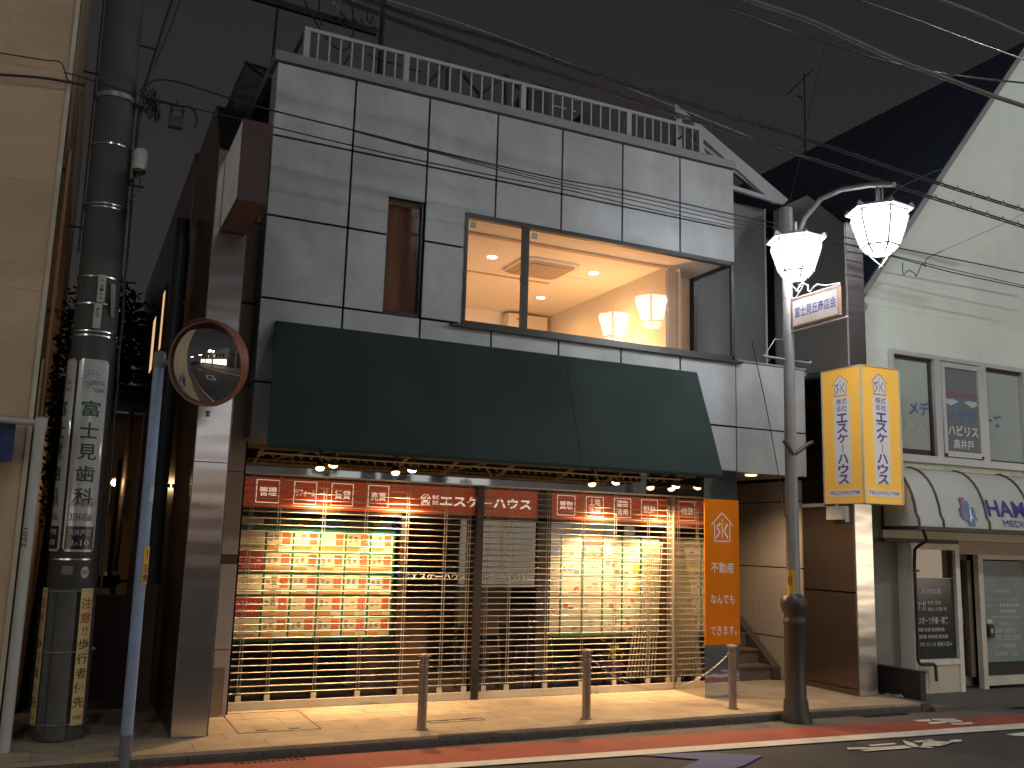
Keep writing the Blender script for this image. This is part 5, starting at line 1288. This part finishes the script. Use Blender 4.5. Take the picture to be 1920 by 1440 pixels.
bush('climbing_shrub', (-1.83, 1.0, 3.0), (.13, .5, 1.4), 1100, 'dark climbing shrub on the side of the beige house behind the utility pole', .07)
# climbing cable bits on shrub
# ---------------- utility pole
PX, PY = -1.545, -.85
up = thing('utility_pole', 'thick dark concrete utility pole wrapped with dental clinic and warning signs', 'utility pole', (PX, PY, RZ))
tilt = lambda z: (PX-.012*(z), PY)      # slight lean as photographed
def plr(z): return .205-.006*z
def ring_at(z, r, n=32, a0=0, a1=2*pi): return [(tilt(z)[0]+r*cos(a0+(a1-a0)*k/n), tilt(z)[1]+r*sin(a0+(a1-a0)*k/n), z) for k in range(n+(0 if a1-a0 > 6.28 else 1))]
obj('shaft', B().tube([(tilt(z)[0], PY, z) for z in (RZ, 1, 2, 3, 4, 5, 6, 7, 8.5)], [plr(z) for z in (RZ, 1, 2, 3, 4, 5, 6, 7, 8.5)], 32), pole_conc, up)
def sleeve(z0, z1, dr, mat, name='sleeve', n=32):
    return obj(name, B().tube([(tilt(z0)[0], PY, z0), (tilt(z1)[0], PY, z1)], [plr(z0)+dr, plr(z1)+dr], n), mat, up)
sleeve(1.27, 3.30, .006, pole_wrap)
for z in (3.43, 3.47, 3.72, 3.97, 4.62, 4.655, 5.23, 1.48): sleeve(z, z+.014, .010, band_st, 'steel_band')
sleeve(5.70, 5.745, .012, M('clamp_grey', (.22, .22, .24), .4, metal=.5), 'clamp_band')
def pw(r_extra, zref=0):
    def f(s, z):      # s: arc length from the direction facing the camera (-y), z height
        r = plr(z)+r_extra; a = -pi/2+s/r; return Vector((tilt(z)[0]+r*cos(a), PY+r*sin(a), z))
    return f
def patch(s0, s1, z0, z1, extra, mat, name, r=.0, parent=None):
    b = B(); n = 12; f = pw(extra); vs = []
    for i in range(n+1):
        s = s0+(s1-s0)*i/n
        for j in range(9):
            z = z0+(z1-z0)*j/8
            zz = z
            if r:
                e = min(s-s0, s1-s); 
                if e < r: zz = min(max(z, z0+(r-math.sqrt(max(0, r*r-(r-e)**2)))), z1-(r-math.sqrt(max(0, r*r-(r-e)**2))))
            vs.append(f(s, zz))
    b.add(vs, [(i*9+j, (i+1)*9+j, (i+1)*9+j+1, i*9+j+1) for i in range(n) for j in range(8)], 0, True)
    return obj(name, b, mat, parent or up)
wz0, wz1 = 1.55, 3.22
ad = thing('dental_sign', 'white curved dental clinic sign with green characters on the utility pole', 'sign', (PX, PY-.2, wz0))
ad2 = thing('dental_sign', 'narrow visible edge of the second white dental sign round the left of the pole', 'sign', (PX-.15, PY-.15, wz0))
patch(-.11, .15, wz0, wz1, .016, sign_white, 'plate', .03, ad)
patch(-.42, -.135, wz0, wz1, .016, sign_white, 'plate', .03, ad2)
for (P_, c, s) in ((ad, .02, 1), (ad2, -.277, 1)):
    f = pw(.0185); b = B()
    vtext(b, '富士見歯科', None, None, None, c, 2.86, .155, .19, .014, 0, warp=f)
    text_in(b, '向い側入る', None, None, None, c-.09, 1.93, c+.09, 1.985, .012, 1, warp=f); text_in(b, '3334-0566', None, None, None, c-.09, 1.81, c+.09, 1.875, .012, 1, warp=f)
    text_in(b, 'DENTAL', None, None, None, c-.03, 2.99, c+.11, 3.03, .012, 2, warp=f); text_in(b, 'CLINIC', None, None, None, c+.01, 2.93, c+.11, 2.965, .012, 2, warp=f)
    for k in range(11):
        a = radians(20+k*25); cx0, cz0 = c-.02, 3.04
        for q, r in enumerate((.05, .075)):
            x, z = cx0+r*cos(a+q*.2), cz0+r*1.0*sin(a+q*.2); dx, dz = cos(a)*.014, sin(a)*.014
            b.add([f(x-dx, z-dz), f(x-dz*.35, z+dx*.35), f(x+dx, z+dz), f(x+dz*.35, z-dx*.35)], [(0, 1, 2, 3)], 2)
    obj('sign_lettering', b, [green_let, M('grey_letters', (.09, .09, .09), .5, var=0), M('slate_mark', (.10, .10, .16), .5, var=0)], P_)
    patch(c-.115, c+.115, 1.57, 1.765, .0175, sign_black, 'address_plate', 0, P_)
    b = B(); f2 = pw(.0195); text_in(b, '高井戸西', None, None, None, c-.09, 1.685, c+.09, 1.74, .01, 0, warp=f2); text_in(b, '2-10', None, None, None, c-.08, 1.60, c+.08, 1.65, .01, 0, warp=f2)
    obj('address_lettering', b, M('address_white', (.42, .42, .42), .5, var=0), P_)
b = B(); f = pw(.008)
c0 = f(.09, 1.38)
pts = [(.09+.035*cos(t), 1.38+.05*sin(t)) for t in [2*pi*k/20 for k in range(20)]]
b.add([f(*p) for p in pts], [tuple(range(20))], 0); text_in(b, 'NS', None, None, None, .065, 1.36, .115, 1.40, .01, 1, warp=pw(.010))
obj('round_sticker', b, [M('sticker_white', (.42, .42, .42), .5), black_let], up)
patch(-.10, -.01, 1.36, 1.43, .009, M('blank_plate', (.20, .18, .18), .5), 'blank_plate')
# number strips higher up
for (s0, z0, z1, dx) in ((-.03, 3.50, 3.72, 0), (-.015, 3.74, 3.99, 0)):
    patch(s0, s0+.065, z0, z1, .016, M('strip_paper', (.34, .34, .32), .5, dirt=(.24, .24, .22), dscale=9), 'number_strip')
b = B(); f = pw(.018)
for t, z in (('26', 3.93), ('西', 3.87), ('一', 3.84), ('支', 3.80), ('号', 3.76), ('富', 3.66), ('士', 3.63), ('見', 3.60)): text_in(b, t, None, None, None, .002 if z > 3.75 else -.015, z, .035 if z > 3.75 else .02, z+.025, .01, warp=f)
obj('strip_print', b, black_let, up)
b = B(); vs = [pw(.012)(.09, 3.93), pw(.012)(.145, 3.93), pw(.03)(.15, 3.78), pw(.03)(.155, 3.62), pw(.012)(.12, 3.62), pw(.05)(.105, 3.75)]
b.add(vs, [(0, 1, 2, 5), (5, 2, 3, 4)]); obj('torn_sticker', b, M('torn_vinyl', (.20, .20, .19), .3), up)
# boards and yellow banners around the foot
patch(-.20, -.155+.03, .08, 1.24, .022, grey_board, 'timber_batten'); patch(-.12, .04, .02, 1.24, .018, grey_board, 'rubber_guard')
for (s0, s1, lab) in ((.075, .19, 'yellow vertical pedestrian warning banner on the right of the utility pole foot'), (-.345, -.215, 'yellow vertical pedestrian warning banner on the left of the utility pole foot')):
    bn = thing('warning_banner', lab, 'banner', (PX, PY-.2, .1), 'yellow banners tied to the utility pole')
    patch(s0, s1, .13, 1.245, .026, yellow_ban, 'cloth', 0, bn)
    f = pw(.0285); b = B(); c = (s0+s1)/2
    vtext(b, '注意', None, None, None, c, 1.17, .10, .118, .014, 1, warp=f); text_in(b, '!!', None, None, None, c-.025, .86, c+.025, .93, .02, 1, warp=f)
    vtext(b, '歩行者優先', None, None, None, c, .835, .10, .118, .014, 0, warp=f)
    text_in(b, '杉並区', None, None, None, c-.04, .175, c+.04, .215, .012, 1, warp=f)
    obj('banner_lettering', b, [M('brown_ink', (.09, .04, .02), .5, var=0), red_ink], bn)
for z in (.14, .72, 1.22): sleeve(z, z+.006, .029, M('tie_wire', (.3, .3, .3), .4, metal=.8), 'tie_wire')
# steps, cables and lamp on the pole
b = B()
for z, s in ((6.33, 1), (4.93, 1), (4.0, 1), (5.95, -1), (4.45, -1)): x0 = tilt(z)[0]; b.cyl((x0+s*plr(z), PY, z), (x0+s*(plr(z)+.13), PY, z), .010, n=6)
obj('step_bolt', b, iron, up)
b = B()
b.tube([(tilt(z)[0]+plr(z)+.03+.006*sin(z*9), PY-.05, z) for z in [1.2+.3*k for k in range(16)]], .012, 6)
b.tube([(tilt(z)[0]+plr(z)+.06+.03*sin(z*2.2), PY-.06, z) for z in [4.6+.2*k for k in range(7)]], .007, 6)
b.tube([(tilt(z)[0]-plr(z)-.02, PY-.04, z) for z in [4.2+.4*k for k in range(10)]], .010, 6)
for k in range(14):
    c = Vector((tilt(5.75)[0]+.27, PY-.1, 5.75)); P = [c+Vector((random.uniform(-.10, .13), random.uniform(-.06, .06), random.uniform(-.20, .16))) for q in range(5)]
    b.tube(P, .005, 4)
b.tube([(tilt(5.9)[0]+.24, PY, 5.9), (tilt(5.9)[0]+.36, PY, 6.6), (tilt(5.9)[0]+.50, PY, 7.3)], .022, 6)
b.tube([(tilt(5.9)[0]+.24, PY, 5.9), (tilt(5.9)[0]+.42, PY, 6.6), (tilt(5.9)[0]+.56, PY, 7.3)], .010, 6)
obj('pole_cables', b, cable_m, up, kind='stuff')
q = at(263, 300, Y=-.95)
wl = thing('antenna_unit', 'small white cylinder mounted on the right side of the utility pole', 'antenna', (q.x, q.y, q.z-.1))
obj('cover', B().lathe(q.x, q.y, [(.062, q.z-.10), (.064, q.z+.07), (.05, q.z+.10), (.02, q.z+.11)], 18), M('cylinder_white', (.42, .42, .40), .4), wl)
obj('bracket', B().lathe(q.x, q.y, [(.055, q.z-.13), (.055, q.z-.10)], 14).tube([(q.x, q.y, q.z-.13), (q.x-.05, q.y, q.z-.20), (tilt(5)[0]+.16, PY, q.z-.22)], .014, 6).tube([(q.x+.01, q.y, q.z-.13), (q.x+.02, q.y, q.z-.28), (q.x-.08, q.y, q.z-.45), (q.x-.14, q.y, q.z-.35)], .006, 5), black_pl, wl)
# hanging junction box
q = at(331, 216, Y=-.9)
jb = thing('junction_box', 'dark cable junction box hanging from the overhead line', 'junction box', (q.x, q.y, q.z))
obj('case', B().box(q.x-.065, q.y-.04, q.z-.13, q.x+.065, q.y+.04, q.z+.10), black_pl, jb)
obj('label_plate', B().box(q.x-.035, q.y-.045, q.z-.02, q.x+.035, q.y-.041, q.z+.07), M('box_plate', (.10, .10, .10), .5), jb)
obj('hook', B().tube([(q.x, q.y, q.z+.10), (q.x+.0, q.y, q.z+.15)], .012, 6), black_pl, jb)

# ---------------- blue pole and traffic mirror
BX, BY = -1.072, -1.70
bp_ = thing('mirror_pole', 'pale blue steel pole with grey cap carrying the traffic mirror', 'pole', (BX, BY, RZ))
obj('shaft', B().tube([(BX, BY, RZ), (BX-.012, BY, 3.10)], [.046, .044], 18), blue_pole, bp_)
obj('sleeve', B().tube([(BX, BY, RZ), (BX, BY, .16)], .049, 18), M('sleeve_grey', (.12, .13, .15), .6, var=.2), bp_)
obj('cap', B().lathe(BX-.012, BY, [(.050, 3.09), (.052, 3.20), (.04, 3.23), (.01, 3.24)], 16), grey_cap, bp_)
def bw_(s, z, r=.0475): a = -pi/2+s/r; return Vector((BX+r*cos(a), BY+r*sin(a), z))
b = B(); n = 8
for i in range(n):
    s0, s1 = -.0+.062*i/n, .0+.062*(i+1)/n; b.add([bw_(s0, 1.32), bw_(s1, 1.32), bw_(s1, 1.62), bw_(s0, 1.62)], [(0, 1, 2, 3)], 0)
for k, ch in enumerate('注意'): text_in(b, ch, None, None, None, .008, 1.41-.08*k, .055, 1.485-.08*k, .02, 1, warp=lambda s, z: bw_(s, z, .0485))
text_in(b, '!', None, None, None, .025, 1.52, .04, 1.59, .02, 1, warp=lambda s, z: bw_(s, z, .0485))
obj('caution_sticker', b, [yellow_stk, black_let], bp_)
b = B()
for i in range(5): s0, s1 = -.0+.04*i/5, .04*(i+1)/5; b.add([bw_(s0, 1.98), bw_(s1, 1.98), bw_(s1, 2.10), bw_(s0, 2.10)], [(0, 1, 2, 3)])
obj('small_label', b, M('label_pale', (.42, .45, .5), .5), bp_)
MC = at(389, 681, Y=-2.03)
nrm = Vector((-.62, -.76, -.16)).normalized()
rt = Vector((0, 0, 1)).cross(nrm).normalized(); upv = nrm.cross(rt)
tm = thing('traffic_mirror', 'round convex traffic mirror with orange rim and hood beside the left steel column', 'traffic mirror', tuple(MC))
R_ = .362; sag = .10
b = B(); vs = []; fs = []; nr = 14; na = 48
for i in range(nr+1):
    r = R_*.93*i/nr; h = sag*(1-(r/(R_*.93))**2)
    for k in range(na): a = 2*pi*k/na; vs.append(MC+rt*r*cos(a)+upv*r*sin(a)+nrm*h)
fs = [(i*na+k, i*na+(k+1) % na, (i+1)*na+(k+1) % na, (i+1)*na+k) for i in range(nr) for k in range(na)]
b.add(vs, fs, 0, True); obj('mirror_face', b, mirror_m, tm)
b = B()
prf = [(.337, .002), (.342, .02), (.356, .02), (.360, -.02), (.35, -.05), (.29, -.07), (.0, -.08)]
vs = [MC+rt*r*cos(2*pi*k/na)+upv*r*sin(2*pi*k/na)+nrm*h for r, h in prf for k in range(na)]
b.add(vs, [(i*na+k, i*na+(k+1) % na, (i+1)*na+(k+1) % na, (i+1)*na+k) for i in range(len(prf)-1) for k in range(na)], 0, True)
obj('rim', b, orange_rim, tm)
b = B(); vs = []; nh = 30
for k in range(nh+1):
    a = radians(-60+190*k/nh); dd = .12*sin(pi*k/nh)**.7
    for e, rr in ((0, .361), (1, .366), (1, .361), (0, .356)): vs.append(MC+rt*rr*cos(a)+upv*rr*sin(a)+nrm*(.0+dd*e))
b.add(vs, [(4*k+j, 4*k+(j+1) % 4, 4*k+4+(j+1) % 4, 4*k+4+j) for k in range(nh) for j in range(4)], 0, True)
obj('hood', b, orange_rim, tm)
bk = MC-nrm*.08
obj('bracket', B().tube([bk+nrm*.02, bk-nrm*.05, (BX+.03, BY, MC.z+.02)], .022, 8).tube([MC+upv*-.39, MC+upv*-.44], .018, 8), grey_cap, tm)

# ================================================================== OVERHEAD CABLES
def cable(pts, Y, r, lab, mat=cable_m, wrap=0, grp='overhead cables'):
    P = [at(x, y, Y=Y) for x, y in pts] if not isinstance(Y, (list, tuple)) else [at(x, y, Y=yy) for (x, y), yy in zip(pts, Y)]
    # smooth (Catmull-Rom)
    S = []; E_ = [P[0]*2-P[1]]+P+[P[-1]*2-P[-2]]
    for i in range(1, len(E_)-2):
        p0, p1, p2, p3 = E_[i-1:i+3]
        for k in range(6):
            t = k/6; S.append(.5*((2*p1)+(p2-p0)*t+(2*p0-5*p1+4*p2-p3)*t*t+(3*p1-p0-3*p2+p3)*t**3))
    S.append(P[-1])
    b = B().tube(S, r, 8)
    if wrap:
        Q = []; L = 0
        for a, c in zip(S, S[1:]):
            n = max(1, int((c-a).length/.035))
            for k in range(n): Q.append(a+(c-a)*k/n+Vector((0, 0, -.02+.06*(1 if (len(Q) % 8) == 0 else (.2 if (len(Q) % 8) in (1, 7) else 0)))))
        b.tube(Q, r*.45, 4)
        b.tube([s+Vector((0, 0, -.03)) for s in S], r*.8, 6)
    return obj('overhead_cable', b, mat, None, lab, 'cable', grp, at_=P[0])
cable([(640, -18), (696, 0), (815, 41), (959, 82), (1103, 134), (1280, 190), (1507, 258), (1747, 338), (1960, 405)], -2.0, .0105, 'upper lashed cable crossing above the street lamp', wrap=1)
cable([(640, -2), (700, 19), (815, 62), (959, 111), (1060, 143), (1280, 216), (1437, 268), (1600, 322), (1733, 364), (1960, 436)], -2.3, .0100, 'lower lashed cable passing just above the two lanterns', wrap=1)
cable([(700, -8), (860, 42), (1050, 113), (1280, 206), (1480, 285), (1520, 296)], -1.7, .008, 'thin wire close under the upper lashed cable', cable_g)
cable([(262, 170), (315, 150), (480, 199), (662, 244), (802, 279), (933, 310), (1055, 337), (1170, 357), (1275, 380), (1374, 402), (1560, 440), (1760, 480), (1960, 520)], -1.3, .009, 'topmost thin wire of the bundle across the grey panels')
cable([(662, 245), (802, 281), (933, 314), (1055, 343), (1170, 365), (1275, 388), (1374, 411), (1560, 450), (1720, 490), (1960, 545)], -1.32, .006, 'second thin wire of the bundle across the grey panels')
cable([(662, 246), (802, 283), (933, 318), (1055, 348), (1170, 372), (1275, 396), (1374, 418), (1430, 430)], -1.34, .006, 'third thin wire of the bundle across the grey panels')
cable([(120, 135), (262, 178), (330, 196), (415, 215), (480, 230), (661, 273), (802, 304), (933, 331), (1053, 354), (1170, 381), (1275, 404), (1374, 425), (1420, 437)], -1.36, .007, 'lowest thin wire running from the utility pole across the grey panels')
cable([(-20, 96), (80, 112), (112, 116), (122, 135), (128, 150), (150, 158)], -1.1, .006, 'short curled wire across the beige house')
cable([(-30, 138), (80, 146), (160, 160)], -1.1, .012, 'thick short wire across the beige house to the pole')
cable([(262, 180), (330, 198), (360, 203), (370, 225), (365, 240)], -1.0, .012, 'short lead drooping past the junction box')
cable([(1300, -35), (1413, 3), (1513, 37), (1613, 82), (1680, 112), (1763, 143), (1857, 178), (1960, 212)], -4.2, .022, 'thick pale cable sweeping across the top right sky', M('cable_pale', (.085, .085, .08), .8, var=.3))
cable([(1280, -14), (1323, 0), (1390, 22), (1470, 52), (1570, 86), (1670, 117), (1793, 141), (1960, 160)], -3.4, .011, 'curved shiny dark cable crossing the thick pale one', M('cable_shiny', (.05, .05, .05), .25, metal=.6))
cable([(1590, -12), (1623, 3), (1710, 34), (1800, 68), (1860, 90), (1960, 126)], -3.8, .008, 'beaded fine wire near the top right corner', M('cable_bright', (.2, .2, .2), .25, metal=.9))
cable([(1700, -30), (1763, 0), (1830, 26), (1960, 84)], -4.4, .020, 'pale cable in the extreme top right corner', M('cable_pale', (.10, .10, .095), .6))
cable([(1547, 85), (1523, 187), (1507, 267), (1480, 380)], -1.9, .004, 'thin wire dropping from above to the lamp post top')
cable([(1420, 605), (1400, 560), (1390, 500), (1410, 640), (1440, 780), (1462, 905), (1470, 960), (1484, 990)][3:], -.70, .006, 'thin lead hanging down the lower grey wall')
cable([(1645, 385), (1690, 350), (1700, 345), (1760, 318), (1764, 325)], -2.3, .007, 'short lead rising to the lashed cable beside the gable')
cable([(1560, 450), (1700, 488), (1745, 500), (1800, 514), (1960, 548)], -1.5, .008, 'wire with splice in front of the clinic gable')
cable([(1692, 492), (1694, 515), (1703, 507), (1714, 512), (1718, 518), (1724, 505), (1730, 494), (1735, 500), (1738, 485), (1768, 470)], -1.5, .006, 'looped splice lead on the wire before the clinic gable')
cable([(1768, 470), (1880, 420), (1960, 380)], -1.5, .003, 'very fine wire rising right from the splice')

# ================================================================== ACROSS THE ROAD (seen in the mirror, steel and glass; streetlights added as fill)
def opp(x0, x1, h, wall, lab, glow, sign=None):
    t = thing('opposite_building', lab, 'building', ((x0+x1)/2, -13, 0), 'buildings across the road')
    obj('wall', B().box(x0, -18, 0, x0+.5, -13, h).box(x1-.5, -18, 0, x1, -13, h).box(x0+.5, -13.4, 2.6, x1-.5, -13, h).box(x0, -18, h, x1, -13, h+.15), wall, t)
    if glow: obj('shop_window', B().box(x0+.5, -13.25, .5, x1-.5, -13.2, 2.6), shop_front_glow, t)
    else: obj('shutter', B().box(x0+.5, -13.25, 0, x1-.5, -13.2, 2.6), opp_dark, t)
    obj('base', B().box(x0+.5, -13.3, 0, x1-.5, -13.15, .5), opp_dark, t)
    for k in range(int((x1-x0)//1.6)):
        for fl_ in range(int(h//3)):
            xx = x0+.8+k*1.6; zz = 3.6+fl_*2.8
            if zz+1.2 < h: obj('window', B().box(xx, -12.99, zz, xx+.9, -12.97, zz+1.1), random.choice([pane_dark, pane_dark, lit_window]) if glow else pane_dark, t)
    return t
opp(-14, -6.2, 6.5, opp_wall, 'low grey building across the road to the left', True)
opp(-22, -14.3, 8, opp_wall, 'grey building farther left across the road', True)
opp(-33, -22.4, 6.8, opp_wall, 'long building at the far left across the road', True)
ob = opp(-6.0, -.2, 7.2, opp_dark, 'dark two storey restaurant building across the road', False)
opp(0, 7.0, 6.2, opp_wall, 'grey building across the road facing the shop', False)
opp(7.3, 14.0, 9.0, opp_wall, 'tall pale building across the road to the right', True)
opp(14.3, 24.0, 7.0, opp_dark, 'long building far across the road to the right', True)
lw = thing('lit_window_row', 'row of warm lit windows across the road, mirrored in the left steel column', 'window', (.6, -12.9, 3.9), 'lit windows across the road')
for k in range(4): obj('pane', B().box(-1.1+.95*k, -12.96, 3.75, -.25+.95*k, -12.93, 4.45), M('cool_window_glow', (.6, .6, .6), .5, emit=(.9, .92, 1), estr=1.6), lw)
obj('transom', B().box(-1.2, -12.96, 2.55, 2.8, -12.92, 2.78), M('warm_transom_glow', (.6, .6, .6), .5, emit=(1, .62, .36), estr=1.3), lw)
rsn = thing('restaurant_sign', 'white lit restaurant fascia sign across the road, mirrored in the shutter box', 'sign', (6, -12.9, 2.9))
obj('panel', B().box(3.6, -12.95, 2.75, 8.4, -12.80, 3.75), opp_sign, rsn)
b = B(); o = (0, -12.795, 0); U_ = (-1, 0, 0)
for ch, x, w_ in (('中', 7.9, .34), ('華', 7.2, .5), ('楽', 6.25, .6), ('見', 5.4, .6), ('荘', 4.4, .75)): text_in(b, ch, o, U_, UZ, -x-w_*0, 3.0-(.1 if w_ > .5 else 0), -x+w_, 3.0+w_*.95, .045)
obj('restaurant_lettering', b, black_let, rsn)
sl = thing('fill_streetlight', 'added fill streetlight on a tall pole across the road facing the grey shop', 'fill light', (4.5, -9.3, 0), 'added fill streetlights across the road')  # out-of-view pole light, added as fill for the facade
obj('pole', B().cyl((4.5, -9.4, -.02), (4.5, -9.4, 10.5), .15, .11, 20), opp_wall, sl)
obj('arm', B().tube([(4.5, -9.4, 8.9), (4.5, -9.0, 9.1), (4.5, -8.7, 9.1)], .03, 8), lamp_grey, sl)
obj('head', B().box(4.3, -8.95, 9.06, 4.7, -8.45, 9.12), lamp_grey, sl)
obj('led_panel', B().box(4.33, -8.92, 9.045, 4.67, -8.48, 9.059), led_glow, sl)
point_light('fill_bulb', (4.5, -8.66, 8.9), P_OPP, (.93, .96, 1.0), .3, sl)
for x_, p_, lab_ in ((-2.8, P_OPP*.7, 'added fill streetlight on a tall pole across the road facing the alley'), (11.8, P_OPP2, 'added fill streetlight on a tall pole across the road facing the clinic')):  # two more added fill lights, for the alley side and the clinic
    c_ = copy_tree(sl, (x_, -9.3, 0)); c_['label'] = lab_
    for o_ in c_.children:
        if o_.type == 'LIGHT': o_.data = o_.data.copy(); o_.data.energy = p_
